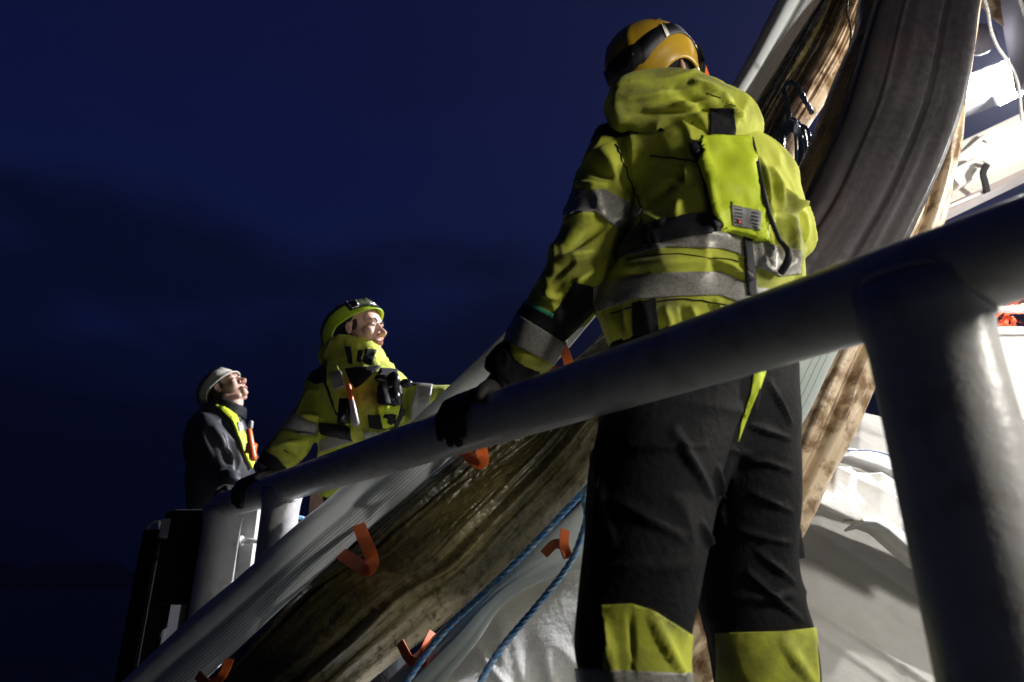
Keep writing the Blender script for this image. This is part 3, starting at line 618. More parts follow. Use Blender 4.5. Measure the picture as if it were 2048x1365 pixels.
# ------------------------------------------------------------------ right side: bright bulwark, rope basket, hanging rope
bw = thing('bulwark', 'bright white bulwark wall right of the near railing post', 'bulwark', (2.3, 2.75, 0))
za = PY(1975, 648, 2.6)[2]
bevel(make('wall_plate', box([2.95, 2.68, za / 2], [2.6, .12, za]), M['white_plastic'], bw, False), .012)
make('cap_rail', tube([(1.6, 2.62, za + .09), (4.2, 2.6, za + .03)], .016, 16), M['white_plastic'], bw)
for xx in (1.75, 2.6, 3.6): make('stanchion', tube([(xx, 2.66, za - .02), (xx, 2.62, za + .085)], .012, 12), M['white_plastic'], bw)
parts = []; rr_ = random.Random(11)
for k in range(16):
    c = np.array([2.15 + rr_.uniform(-.22, .3), 2.82 + rr_.uniform(-.05, .1), za + .05 + rr_.uniform(-.04, .10)]); R0 = rr_.uniform(.06, .12)
    ax = nrm(np.array([rr_.uniform(-1, 1), rr_.uniform(-1, 1), rr_.uniform(-1, 1)])); a = nrm(np.cross(ax, [0, .3, 1])); b = np.cross(ax, a)
    parts.append(ropeVF([c + R0 * (math.cos(t) * a + math.sin(t) * b) + ax * .02 * math.sin(3 * t) for t in np.linspace(0, 2 * math.pi, 12)], .011, seg=70, n=6))
tag(make('orange_rope_heap', weld(parts), rope_mat('orange_rope', (.8, .12, .03), (.7, .3, .15))), 'tangled orange rope heaped on top of the white bulwark', 'rope heap')
o = tag(make('shelf_bracket', box([2.2, 2.85, za - .03], [1.1, .5, .03]), M['white_plastic'], None, False), 'white ledge behind the bulwark carrying the orange rope', 'ledge')
hp_ = [(1979, 600, 2.4), (1984, 650, 2.4), (1995, 700, 2.39), (2008, 745, 2.39), (2013, 790, 2.38), (2024, 820, 2.37), (2034, 838, 2.37)]
fr = [ropeVF([P(*p) for p in hp_], .0055, seg=260, n=6)]
for k in range(14):
    a = P(2032, 834, 2.37); b = a + np.array([rr_.uniform(-.035, .05), rr_.uniform(-.02, .02), -rr_.uniform(.03, .09)]); m_ = (a + b) / 2 + np.array([rr_.uniform(-.02, .02), 0, .01]); fr.append(tube([a, m_, b], .0016, 5, 8))
tag(make('hanging_rope', weld(fr), M['rope_blue']), 'blue rope with a frayed end hanging in front of the white bulwark', 'rope')
tag(make('thin_cord', tube([P(1984, 640, 2.42), P(1992, 720, 2.42), P(2004, 770, 2.42), P(2010, 800, 2.42), P(2018, 850, 2.42), P(2028, 880, 2.42)], .002, 6, 40), mat('brown_cord', (.2, .15, .08), .7)), 'thin brown cord hanging beside the frayed blue rope', 'cord')

# ------------------------------------------------------------------ upper right: crane jib, beams, floodlight
def beam(p0, p1, w_, h_, roll=0):
    a = np.array(p0, float); b = np.array(p1, float); t = nrm(b - a); s = nrm(np.cross(t, [0, 0, 1])); u = np.cross(s, t)
    R = []
    for c in (a, b): R.append([c + s * w_ / 2 * i + u * h_ / 2 * j for i, j in ((-1, -1), (1, -1), (1, 1), (-1, 1))])
    return rings(R)
jib = thing('crane_jib', 'white box girder of a crane with hatch handles, right of the hoisted bundle', 'crane', P(1990, 340, 3.3))
bevel(make('girder', beam(P(1840, 398, 3.3), P(2300, 178, 3.4), .5, .20), M['white_plastic'], jib, False), .012)
bevel(make('lower_flange', beam(P(1840, 428, 3.12), P(2300, 214, 3.22), .12, .06), mat('beige_paint', (.55, .5, .46), .5), jib, False), .006)
def hoop(pts, r=.011, n='hatch_handle'): make(n, tube([P(*p) for p in pts], r, 10, 40), M['white_plastic'], jib)
hoop([(1895, 345, 3.1), (1900, 325, 3.08), (1935, 300, 3.08), (1964, 276, 3.08), (1972, 277, 3.08), (1985, 288, 3.1)])
hoop([(1890, 365, 3.02), (1900, 348, 3.0), (1930, 330, 3.0), (1958, 318, 3.0), (1972, 322, 3.0), (1976, 332, 3.04)])
make('clamp_strap', ribbon([P(1974, 328, 3.0), P(1966, 346, 2.98), P(1970, 365, 2.98), P(1974, 385, 3.0)], nrm(cR), .028, .006), M['dark_steel'], jib)
make('under_rail', tube([P(1880, 420, 3.0), P(1972, 382, 3.02)], .008, 10), M['white_plastic'], jib)
gb = thing('gantry_beam', 'white sloping gantry beam carrying the lit floodlight, at the top right', 'beam', P(1990, 170, 6.8))
bevel(make('beam', beam(P(1880, 213, 6.8), P(2300, 52, 6.9), .4, .26), M['white_plastic'], gb, False), .012)
make('scribble', tube([P(1950, 172, 6.55), P(1964, 178, 6.55), P(1976, 175, 6.55), P(1974, 168, 6.55), P(1966, 170, 6.55), P(1984, 168, 6.55), P(1996, 155, 6.55)], .0025, 6, 50), M['ink'], gb)
cm = thing('crane_mast', 'pale upright crane mast in the top right corner', 'mast', P(2050, 60, 4.6))
bevel(make('column', beam(P(2085, 160, 4.7), P(2030, -120, 4.9), .22, .30), mat('mast_paint', (.5, .48, .5), .5), cm, False), .02)
def disc_plate(c, r, th, ax):
    a = nrm(np.cross(ax, [0, 0, 1])); b = np.cross(ax, a); return rings([[c + ax * k + rr * (math.cos(t) * a + math.sin(t) * b) for t in np.linspace(0, 2 * math.pi, 40, endpoint=False)] for rr, k in ((r, 0), (r * 1.02, th * .5), (r, th))])
make('sheave', disc_plate(P(1955, 82, 4.9), .11, .05, nrm(-cF)), mat('sheave_grey', (.35, .33, .36), .5), cm)
tag(solid(make('torn_flap', ([P(1960, -20, 3.4), P(2000, -20, 3.4), P(2002, 20, 3.38), P(2008, 54, 3.36), P(1985, 36, 3.38), P(1962, 12, 3.4)], [[0, 1, 2, 5], [5, 2, 3, 4]]), M['tan'], None, False), .004), 'small tan tarpaulin flap hanging at the top edge beside the mast', 'flap')
rope('hoist_rope', [(1960, -30, 3.3), (1975, 20, 3.3), (1982, 60, 3.32), (1996, 95, 3.36), (2020, 130, 3.4), (2036, 170, 3.4), (2044, 240, 3.4)], .009, M['rope_white'], 'pale hoist rope looping down past the floodlight', seg=260)
rope('hoist_rope', [(2030, -30, 3.7), (2050, 30, 3.7), (2070, 80, 3.7)], .012, M['rope_white'], 'pale rope crossing the mast in the top right corner', seg=80)
LP = P(2038, 150, 6.5); aim = nrm(np.array([.1, 1.6, .9]) - LP)
fl = thing('floodlight', 'blazing white floodlight on the gantry beam at the right edge', 'floodlight', LP)
def lampbody(c, ax, s):
    a = nrm(np.cross(ax, [0, 0, 1])); b = np.cross(a, ax)
    return rings([[c - ax * k + a * s * w_ * i + b * s * .7 * w_ * j for i, j in ((-1, -1), (1, -1), (1, 1), (-1, 1))] for w_, k in ((1, 0.0), (1, .03), (.6, .09))])
bevel(make('housing', lampbody(LP - aim * .012, aim, .27), M['dark_steel'], fl, False), .004)
a_ = nrm(np.cross(aim, [0, 0, 1])); b_ = np.cross(a_, aim)
make('lamp_lens', rings([[LP + aim * k + a_ * .24 * i + b_ * .19 * j for i, j in ((-1, -1), (1, -1), (1, 1), (-1, 1))] for k in (-.006, .002)]), mat('lamp_glow', (1, 1, 1), .5, emit=((.92, .93, 1), 160)), fl, False)
make('bracket', tube([LP - aim * .08, LP - aim * .08 + np.array([.05, .2, -.05])], .015, 10), M['dark_steel'], fl)
def light(name, loc, aim_, power, size, col, spot=None):
    if spot:
        l = bpy.data.lights.new(name, 'SPOT'); l.spot_size = spot; l.spot_blend = .6; l.shadow_soft_size = size
    else:
        l = bpy.data.lights.new(name, 'AREA'); l.size = size
    l.energy = power; l.color = col; o = bpy.data.objects.new(name, l); COL.objects.link(o); o.location = Vector(loc)
    o.rotation_euler = Vector(aim_).to_track_quat('-Z', 'Y').to_euler(); return o
KEY = light('floodlight_beam', LP + aim * .05, aim, 6200, .10, (.93, .94, 1.0), spot=math.radians(172))
L3 = np.array([2.6, 1.4, 2.0]); aim3 = nrm(np.array([.9, 2.3, 1.3]) - L3)  # added side lamp, out of frame, brightens right-hand edges and white sheets
f3 = thing('added_floodlight', 'added floodlight out of frame at the right, lighting edges from the side', 'floodlight', L3)
bevel(make('housing', lampbody(L3 - aim3 * .012, aim3, .10), M['dark_steel'], f3, False), .004)
make('pole', tube([(L3[0] + .12, L3[1] + .02, 0), L3 + [.12, .02, -.03]], .025, 14), M['white_plastic'], f3)
a_ = nrm(np.cross(aim3, [0, 0, 1])); b_ = np.cross(a_, aim3)
make('lamp_lens', rings([[L3 + aim3 * k + a_ * .09 * i + b_ * .06 * j for i, j in ((-1, -1), (1, -1), (1, 1), (-1, 1))] for k in (-.006, .002)]), mat('added_side_glow', (1, 1, 1), .5, emit=((1, .97, .9), 20)), f3, False)
SIDE = light('added_side_light', L3 + aim3 * .03, aim3, 130, .05, (1.0, .96, .88), spot=math.radians(176))
SIDE.data.spot_blend = .15
SIDE['label'] = 'light of the added side lamp'; SIDE['category'] = 'lamp light'
KEY['label'] = 'beam of the blazing floodlight at the right edge'; KEY['category'] = 'lamp light'
# added fill lamp, out of frame to the right, standing in for bounced light
L2 = np.array([1.9, -.05, 1.35]); aim2 = nrm(np.array([.3, 1.7, 1.0]) - L2)
f2 = thing('added_floodlight', 'added low fill floodlight on a short pole, out of frame at the right', 'floodlight', L2)
bevel(make('housing', lampbody(L2 - aim2 * .012, aim2, .14), M['dark_steel'], f2, False), .004)
make('pole', tube([(L2[0] + .12, L2[1] - .05, 0), L2 + [.12, -.05, -.05]], .025, 14), M['white_plastic'], f2)
a_ = nrm(np.cross(aim2, [0, 0, 1])); b_ = np.cross(a_, aim2)
make('lamp_lens', rings([[L2 + aim2 * k + a_ * .12 * i + b_ * .08 * j for i, j in ((-1, -1), (1, -1), (1, 1), (-1, 1))] for k in (-.006, .002)]), mat('added_fill_glow', (1, 1, 1), .5, emit=((1, .95, .85), 20)), f2, False)
FILL = light('added_fill_light', L2 + aim2 * .03, aim2, 26, .34, (1.0, .95, .86))
FILL['label'] = 'light of the added fill lamp to the right'; FILL['category'] = 'lamp light'

# ================================================================== people
def frame(fwd, up):
    f = nrm(np.array(fwd, float)); u = np.array(up, float); u = nrm(u - f * (u @ f)); l = np.cross(u, f); return np.stack([f, l, u], 1)   # columns: forward, left, up
def head_parts(C, R, s):
    """solid pieces of a head (skull, jaw, brow, nose, lips, ears, neck), local x forward, y left, z up, eyes at z=0"""
    W = lambda p: C + R @ (np.array(p, float) * s)
    E = lambda p, r: ellipsoid(W(p), np.array(r) * s, R, 28, 16)
    ps = [E((-.012, 0, .040), (.098, .076, .086)), E((.022, 0, -.030), (.066, .062, .080)), E((.036, 0, -.085), (.042, .036, .028)), E((.072, 0, -.098), (.019, .022, .017)),
          E((.060, 0, .035), (.030, .060, .045)), E((.078, .028, .022), (.016, .026, .009)), E((.078, -.028, .022), (.016, .026, .009)),
          E((.060, .042, -.028), (.026, .022, .024)), E((.060, -.042, -.028), (.026, .022, .024)),
          E((.083, 0, -.068), (.016, .026, .010)), E((.081, 0, -.080), (.014, .022, .008))]
    ps.append(chain([W((.085, 0, .014)), W((.100, 0, -.014)), W((.114, 0, -.036))], [.008 * s, .009 * s, .0125 * s]))
    for q in (-1, 1): ps.append(E((.100, q * .013, -.042), (.012, .008, .008)))
    for q in (-1, 1):
        ps.append(E((-.008, q * .076, -.010), (.014, .007, .026))); ps.append(chain([W((.004, q * .078, .012)), W((-.010, q * .084, .016)), W((-.020, q * .085, -.002)), W((-.014, q * .080, -.026))], [.0045 * s] * 4, 8))
        ps.append(E((.072, q * .031, -.001), (.014, .0145, .0125)))
        ps.append(chain([W((-.01, q * .055, -.07)), W((.045, q * .028, -.10))], [.022 * s, .018 * s]))
    nb = W((-.03, 0, -.05)); ps.append(chain([nb, nb + np.array([-.01 - .05 * max(0, R[2, 0]), 0, -.07]) * s, nb + np.array([-.02 - .09 * max(0, R[2, 0]), 0, -.14]) * s], [.054 * s, .054 * s, .058 * s], 20))
    return ps
def head_details(C, R, s, parent, hair=True, beard=False):
    W = lambda p: C + R @ (np.array(p, float) * s)
    E = lambda p, r: ellipsoid(W(p), np.array(r) * s, R, 20, 12)
    for q in (-1, 1):
        e = make('eye', E((.078, q * .031, -.001), (.0105, .0115, .0075)), M['eye'], parent)
        make('iris', E((.0875, q * .031, 0), (.0025, .005, .005)), M['iris'], parent)
        make('eyebrow', chain([W((.092, q * .014, .021)), W((.093, q * .032, .026)), W((.082, q * .05, .021))], [.0035 * s, .004 * s, .002 * s], 8), M['hair'], parent)
    make('lips', weld([chain([W((.090, -.022, -.074)), W((.100, 0, -.071)), W((.090, .022, -.074))], [.002 * s, .0052 * s, .002 * s], 8), chain([W((.088, -.020, -.077)), W((.0975, 0, -.080)), W((.088, .020, -.077))], [.002 * s, .006 * s, .002 * s], 8)]), M['lip'], parent)
    if hair:
        hp = [E((-.030, 0, .030), (.090, .0785, .078)), E((-.045, 0, -.03), (.058, .066, .055)), E((.014, .067, .012), (.014, .006, .030)), E((.014, -.067, .012), (.014, .006, .030))]
        me = remesh(joinVF(*hp), .006, 3); v = getv(me); n = getn(me); setv(me, v + n * (ridged(v * 130, 3) * .0015)[:, None]); fin(link('hair', me), M['hair'], parent)
    if beard:
        me = remesh(joinVF(chain([W((.0, .064, -.03)), W((.03, .052, -.075)), W((.062, .026, -.103)), W((.082, 0, -.107)), W((.062, -.026, -.103)), W((.03, -.052, -.075)), W((.0, -.064, -.03))], [.010 * s, .014 * s, .016 * s, .014 * s, .016 * s, .014 * s, .010 * s])), .004, 3)
        fin(link('beard', me), mat('beard_stubble', (.20, .10, .06), .8, bump=1, bscale=400), parent)
def pitch(R, deg):
    a = math.radians(deg); f = R[:, 0] * math.cos(a) + R[:, 2] * math.sin(a); return np.stack([f, R[:, 1], np.cross(f, R[:, 1])], 1)
def helmet(C, R, s, m, parent, brim=.022, back=-.02, straps=True, gog=True, chin=True, side_=.024, st=(.20, .36), base=.012):
    """climbing-style safety helmet: shell with arched rim, peak, vents, band, goggles"""
    W = lambda p: C + R @ (np.array(p, float) * s)
    ax, ay, az, c0 = .131, .106, .104, np.array([-.012, 0, .045])
    def rim(th): # height of lower edge by azimuth (0=front)
        c = math.cos(th); side = math.sin(th) ** 2
        return (.012 if c > 0 else back) * abs(c) ** 1.5 + side_ * side ** 2 + base
    def surf(th, t, off=0.):  # t 0 rim ..1 top
        z0 = rim(th) - c0[2]; e0 = math.asin(max(-.95, min(.95, z0 / az))); e = e0 + (math.pi / 2 - e0) * t; k = math.cos(e)
        fl = .010 * max(0, 1 - t * 7) + (brim * max(0, math.cos(th)) ** 3 * max(0, 1 - t * 6) ** 1.3)
        rdg = .0045 * math.exp(-((abs(math.sin(th)) * k - .33) / .06) ** 2) * math.sin(min(1, t * 1.4) * math.pi) if True else 0
        r = (1 + off / .12); x = (ax * k * math.cos(th)) * r + fl * math.cos(th) + rdg * math.cos(th); y = (ay * k * math.sin(th)) * r + (fl * .5 + rdg) * math.sin(th)
        return W(c0 + np.array([x, y, az * math.sin(e) * r + rdg]))
    nt_, ns = 72, 30; V = []; F = []
    for i in range(ns + 1):
        for j in range(nt_): V.append(surf(2 * math.pi * j / nt_, min(.999, i / ns)))
    for i in range(ns):
        for j in range(nt_): F.append([i * nt_ + j, i * nt_ + (j + 1) % nt_, (i + 1) * nt_ + (j + 1) % nt_, (i + 1) * nt_ + j])
    F.append([ns * nt_ + j for j in range(nt_)])
    o = make('helmet', (V, F), m, parent); sd = o.modifiers.new('s', 'SOLIDIFY'); sd.thickness = .005; sd.offset = -1
    make('liner', remesh(joinVF(ellipsoid(W((-.012, 0, .052)), np.array([.118, .094, .080]) * s, R, 28, 16)), .008, 1), None, None) if False else make('liner', ellipsoid(W((-.012, 0, .050 + base * .6)), np.array([.118, .095, .074]) * s, R, 36, 18), M['black'], parent)
    def band(t0, t1, off, mm, name, a0=0, a1=2 * math.pi, tf=None, n=60):
        R_ = []
        for th in np.linspace(a0, a1, n):
            q = tf(th) if tf else 0
            R_.append([surf(th, t0 + q, off * .2), surf(th, t0 + q, off), surf(th, t1 + q, off), surf(th, t1 + q, off * .2)])
        k = 4; V = [p for r in R_ for p in r]; F = [[i * k + j, i * k + (j + 1) % k, (i + 1) * k + (j + 1) % k, (i + 1) * k + j] for i in range(n - 1) for j in range(k)]
        F += [[0, 1, 2, 3], [(n - 1) * k + i for i in (3, 2, 1, 0)]]
        return make(name, (V, F), mm, o)
    if straps:
        band(st[0], st[1], .004, M['black_web'], 'goggle_strap', tf=lambda th: .06 * math.cos(th))
    for q in (-1, 1):   # vents
        for a in (.75, 1.35, 1.95): band(.58, .66, .0035, M['shiny_black'], 'vent', q * a - .07, q * a + .07, n=6)
    if gog:
        band(.12, .34, .016, M['shiny_black'], 'goggles', -1.0, 1.0, n=30)
        band(.15, .31, .020, M['smoke'], 'goggle_lens', -.75, .75, n=26)
    if chin:
        for q in (-1, 1):
            if q * 1 == 0: make('chin_strap', ribbon([W((-.03, q * .086, .04)), W((-.005, q * .086, -.04)), W((.01, q * .068, -.09)), W((.02, q * .012, -.125))], R[:, 0], .012 * s, .002), M['black_web'], parent)
    return surf, band
def glove_hand(wrist, palm_dir, palm_n, s=1., curl=(0.5,) * 3, thumb_side=1, spread=.0, rad=.0115):
    """relaxed gloved hand: palm and five separate bent fingers; palm_n = direction the palm faces"""
    f = nrm(np.array(palm_dir, float)); n = np.array(palm_n, float); n = nrm(n - f * (n @ f)); sd = np.cross(n, f) * thumb_side
    w0 = np.array(wrist, float); parts = []
    knk = w0 + f * .095 * s
    for i, (o_, ln) in enumerate(((.033, .9), (.011, 1.0), (-.011, .95), (-.032, .75))):
        p0 = knk + sd * o_ * s; parts.append(capsule(w0 + sd * o_ * .55 * s, p0, .017 * s, .0145 * s)); a = .0; q = p0; pts = [p0]; d = f
        for k, sl in enumerate((.042, .028, .022)):
            a += curl[k]; d = nrm(math.cos(a) * f + math.sin(a) * n + sd * o_ * spread); q = q + d * sl * ln * s; pts.append(q)
        parts.append(chain(pts, [rad * s * 1.05, rad * s, rad * .92 * s, rad * .8 * s]))
    t0 = w0 + f * .03 * s + sd * .03 * s; t1 = t0 + nrm(f * .7 + sd * .8 + n * .35) * .045 * s; t2 = t1 + nrm(f + sd * .25 + n * .5) * .032 * s; t3 = t2 + nrm(f + n * .7) * .022 * s
    parts.append(chain([w0 + sd * .01 * s, t0, t1, t2, t3], [.018 * s, .018 * s, .0135 * s, .0125 * s, .010 * s])); return joinVF(*parts)
def cloth(name, parts, vox, m, parent, smooth=12, **k):
    me = remesh(joinVF(*parts), vox, smooth); folds(me, **k); return fin(link(name, me), m, parent)
def shrink(secs, kx=.84, kt=.82):
    r = []
    for s in secs:
        cx, cy = (s[0] + s[2]) / 2, (s[1] + s[3]) / 2; r.append((cx + (s[0] - cx) * kx, cy + (s[1] - cy) * kx, cx + (s[2] - cx) * kx, cy + (s[3] - cy) * kx, s[4], s[5] * kt))
    return r

# crease lines and film patches: highlights painted as pale pieces on the algae fold
am = algae.data; M['film_sheen'] = mat('film_highlight', (.42, .42, .40), .12, bump=.8, bscale=60, bdist=.006)
def surf_at(x, y, me_, lift, _c={}):
    k = me_.name
    if k not in _c: vv = getv(me_); _c[k] = (vv, project(vv), getn(me_))
    vv, qq, nn = _c[k]; fr_ = ((vv - CAM) * nn).sum(1) < 0; i = (np.hypot(qq[:, 0] - x, qq[:, 1] - y) + np.where(fr_, 0, 1e3)).argmin(); d = (vv[i] + nn[i] * lift - CAM) @ cF; return P(x, y, d)
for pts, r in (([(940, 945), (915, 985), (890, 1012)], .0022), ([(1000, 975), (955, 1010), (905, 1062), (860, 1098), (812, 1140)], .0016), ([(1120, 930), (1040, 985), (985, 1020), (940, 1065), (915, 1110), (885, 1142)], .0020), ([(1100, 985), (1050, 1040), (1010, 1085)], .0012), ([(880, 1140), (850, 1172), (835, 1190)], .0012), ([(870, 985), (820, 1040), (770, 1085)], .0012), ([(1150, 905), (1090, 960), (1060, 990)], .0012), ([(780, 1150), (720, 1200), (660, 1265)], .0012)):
    make('crease_highlight', tube([surf_at(x, y, am, .0008) for x, y in bez(pts, 30)], r, 6), M['film_sheen'], algae)
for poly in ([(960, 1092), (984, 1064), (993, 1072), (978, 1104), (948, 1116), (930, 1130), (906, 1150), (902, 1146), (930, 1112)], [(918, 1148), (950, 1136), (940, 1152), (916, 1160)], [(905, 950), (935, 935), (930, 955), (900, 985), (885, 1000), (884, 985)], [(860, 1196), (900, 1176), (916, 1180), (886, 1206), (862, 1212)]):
    patch(am, poly, .0015, 'front', M['film_sheen'], 'sheen_patch', algae)
# ------------------------------------------------------------------ the big worker
W1 = thing('person', 'big worker seen from behind in dirty yellow-green jacket and yellow helmet', 'person', (.30, 1.2, 0))
Y = 1.2
torso = [(1222, 700, 1572, 700, Y, .135), (1203, 640, 1590, 640, Y, .15), (1197, 590, 1596, 590, Y, .16), (1232, 525, 1594, 530, Y, .165), (1252, 460, 1580, 460, Y, .165), (1244, 390, 1560, 390, Y, .16), (1218, 335, 1540, 335, Y, .145), (1225, 300, 1512, 305, Y, .115), (1262, 262, 1480, 280, Y, .085), (1290, 220, 1440, 235, Y, .07), (1300, 195, 1420, 205, Y, .06)]
larm = [(1232, 262, 1300, 330, Y, .06), (1196, 268, 1298, 345, Y, .075), (1172, 300, 1288, 392, Y, .08), (1146, 385, 1276, 438, Y, .078), (1112, 470, 1246, 505, Y, .076), (1086, 545, 1215, 565, Y, .072), (1062, 598, 1185, 625, Y + .03, .066), (1042, 635, 1134, 678, Y + .045, .058), (1019, 673, 1103, 720, Y + .06, .052), (1002, 697, 1078, 738, Y + .07, .046)]
rarm = [(1440, 290, 1500, 282, Y, .05), (1450, 330, 1545, 318, Y - .01, .075), (1475, 375, 1578, 362, Y - .02, .078), (1500, 425, 1603, 412, Y - .01, .075), (1515, 470, 1602, 452, Y + .03, .065)]
rfore = tube([PY(1556, 440, Y + .0), PY(1562, 468, Y + .06), PY(1566, 490, Y + .2), PY(1560, 500, Y + .34)], [.062, .062, .052, .045], 18, 18)
F1 = [(1300, 400, 1372, 352, 16, -.007), (1236, 335, 1282, 410, 18, -.014), (1262, 372, 1290, 420, 10, .010), (1200, 300, 1236, 360, 20, .010), (1370, 330, 1374, 372, 8, .010), (1335, 355, 1368, 372, 6, .007),
      (1520, 310, 1542, 460, 9, .013), (1545, 330, 1565, 420, 9, .012), (1565, 370, 1592, 430, 10, .012), (1500, 330, 1535, 420, 8, -.008), (1580, 420, 1604, 410, 9, .012), (1530, 440, 1542, 540, 8, .010), (1556, 440, 1562, 520, 9, -.010), (1575, 430, 1590, 520, 9, .012),
      (1300, 480, 1460, 470, 14, .006), (1240, 540, 1420, 520, 18, .010), (1425, 518, 1500, 560, 9, .012), (1215, 560, 1300, 545, 12, -.008), (1200, 600, 1260, 690, 10, .010), (1228, 590, 1250, 690, 7, -.008), (1250, 600, 1262, 680, 6, .007), (1330, 610, 1350, 680, 7, .007), (1380, 610, 1400, 660, 7, .007), (1430, 600, 1450, 640, 7, .007), (1360, 610, 1378, 670, 6, -.006),
      (1160, 330, 1230, 360, 12, -.008), (1150, 370, 1215, 372, 10, .009), (1120, 440, 1210, 425, 12, .010), (1125, 500, 1215, 450, 14, -.010), (1110, 520, 1190, 500, 12, .009), (1095, 560, 1150, 520, 14, -.010), (1130, 580, 1190, 540, 12, .010), (1120, 620, 1150, 560, 10, -.008), (1085, 585, 1120, 600, 10, .008), (1270, 430, 1330, 450, 16, .008), (1290, 440, 1300, 500, 12, -.008), (1350, 440, 1360, 400, 14, .006)]
jacket = cloth('jacket', [loft(torso), loft(larm, seg=60), loft(rarm), rfore], .0046, M['hivis'], W1, segs=F1, amp=.009, scale=10, seed=2, wr=.008, wscale=11)
jm = jacket.data
# collar and hood lying on the shoulders
YH = Y - .11
hood = [(1222, 225, 1234, 250, YH, .03), (1220, 182, 1240, 254, YH, .05), (1258, 160, 1290, 264, YH, .058), (1330, 153, 1340, 276, YH, .06), (1400, 164, 1392, 291, YH - .01, .058), (1455, 184, 1440, 302, YH - .01, .052), (1490, 214, 1474, 298, YH + .01, .045), (1502, 248, 1494, 284, YH + .04, .03)]
collar = [(1268, 262, 1478, 280, Y + .0, .10), (1258, 225, 1466, 243, Y + .01, .09), (1250, 205, 1425, 218, Y + .03, .085), (1256, 192, 1402, 200, Y + .04, .075)]
F1h = [(1240, 200, 1400, 180, 12, .010), (1250, 235, 1420, 215, 14, -.012), (1290, 225, 1440, 195, 10, .010), (1380, 165, 1470, 200, 10, .010), (1340, 180, 1470, 235, 12, -.010), (1300, 262, 1420, 275, 12, .008), (1232, 180, 1240, 250, 8, .008), (1385, 245, 1388, 290, 4, -.005), (1440, 190, 1494, 240, 8, .008)]
hoodo = cloth('hood', [loft(hood), loft(collar)], .005, M['hivis'], W1, segs=F1h, amp=.007, scale=12, seed=12, wr=.006, wscale=11)
hm = hoodo.data
# trousers, legs down to the boots
def leg(px_secs, foot, hipY):
    return px_secs
llegS = [(1205, 800, 1520, 740, 1.17, .135), (1195, 850, 1510, 830, 1.16, .14), (1184, 930, 1476, 930, 1.13, .13), (1178, 1010, 1440, 1010, 1.11, .125), (1171, 1100, 1412, 1100, 1.09, .115), (1163, 1185, 1394, 1185, 1.08, .105), (1157, 1290, 1371, 1290, 1.08, .10), (1166, 1365, 1372, 1365, 1.09, .098), (1170, 1560, 1376, 1560, 1.13, .088), (1160, 1800, 1340, 1800, 1.16, .08), (1150, 2060, 1330, 2060, 1.18, .08)]
rlegS = [(1400, 740, 1575, 735, 1.22, .13), (1400, 830, 1582, 830, 1.23, .135), (1400, 900, 1580, 900, 1.24, .13), (1395, 1000, 1586, 1000, 1.25, .125), (1393, 1100, 1586, 1100, 1.26, .115), (1398, 1185, 1597, 1190, 1.26, .105), (1424, 1270, 1611, 1260, 1.26, .10), (1437, 1365, 1622, 1365, 1.27, .098), (1450, 1560, 1628, 1560, 1.29, .088), (1466, 1760, 1625, 1760, 1.3, .08), (1478, 1960, 1630, 1960, 1.31, .08)]
hipsS = [(1250, 650, 1545, 650, Y + .02, .11), (1222, 705, 1570, 700, Y + .01, .13), (1200, 780, 1578, 760, Y, .15), (1196, 860, 1574, 850, Y, .14), (1215, 930, 1560, 930, Y, .11)]
F1t = [(1540, 760, 1586, 850, 7, .007), (1500, 850, 1584, 880, 6, .008), (1470, 900, 1584, 945, 7, .008), (1500, 985, 1586, 1025, 6, .008), (1470, 1060, 1588, 1090, 6, .007), (1490, 1140, 1602, 1245, 6, .010), (1510, 1100, 1594, 1170, 7, .007), (1503, 790, 1395, 1185, 7, -.012), (1440, 930, 1452, 1060, 6, .009), (1400, 1040, 1425, 1110, 6, .007), (1190, 900, 1230, 1100, 12, .006), (1300, 1225, 1372, 1370, 12, .006), (1210, 1240, 1235, 1365, 8, .006), (1560, 1275, 1618, 1370, 13, .006), (1262, 1210, 1264, 1365, 4, -.005), (1340, 850, 1430, 1000, 14, .007), (1220, 1000, 1370, 1080, 16, .006), (1440, 1200, 1590, 1190, 12, .007), (1180, 1150, 1300, 1120, 10, .006), (1250, 900, 1420, 890, 14, .006)]
trousers = cloth('trousers', [loft(llegS, seg=70), loft(rlegS, seg=70), loft(hipsS)], .0052, M['trouser'], W1, segs=F1t, amp=.009, scale=7, seed=22, wr=.006, wscale=7)
tm = trousers.data
# pocket flap corner sticking out of the right leg
make('pocket_flap', [lambda: 0][0]() or ribbon([PY(1572, 1010, 1.2), PY(1584, 1070, 1.19), PY(1590, 1118, 1.2)], [1, .3, 0], .035, .008), M['trouser'], W1)
# boots
for (x, yy, Yb) in ((1245, 2060, 1.18), (1555, 1960, 1.31)):
    b0 = PY(x, yy, Yb); b0[2] = 0
    me = remesh(joinVF(tube([b0 + [0, 0, .02], b0 + [0, 0, .2]], .062, 18), capsule(b0 + [0, -.04, .045], b0 + [.03, .17, .04], .045, .042), box(b0 + [.01, .06, .015], (.095, .28, .03))), .008, 3)
    fin(link('boot', me), M['shiny_black'], W1)
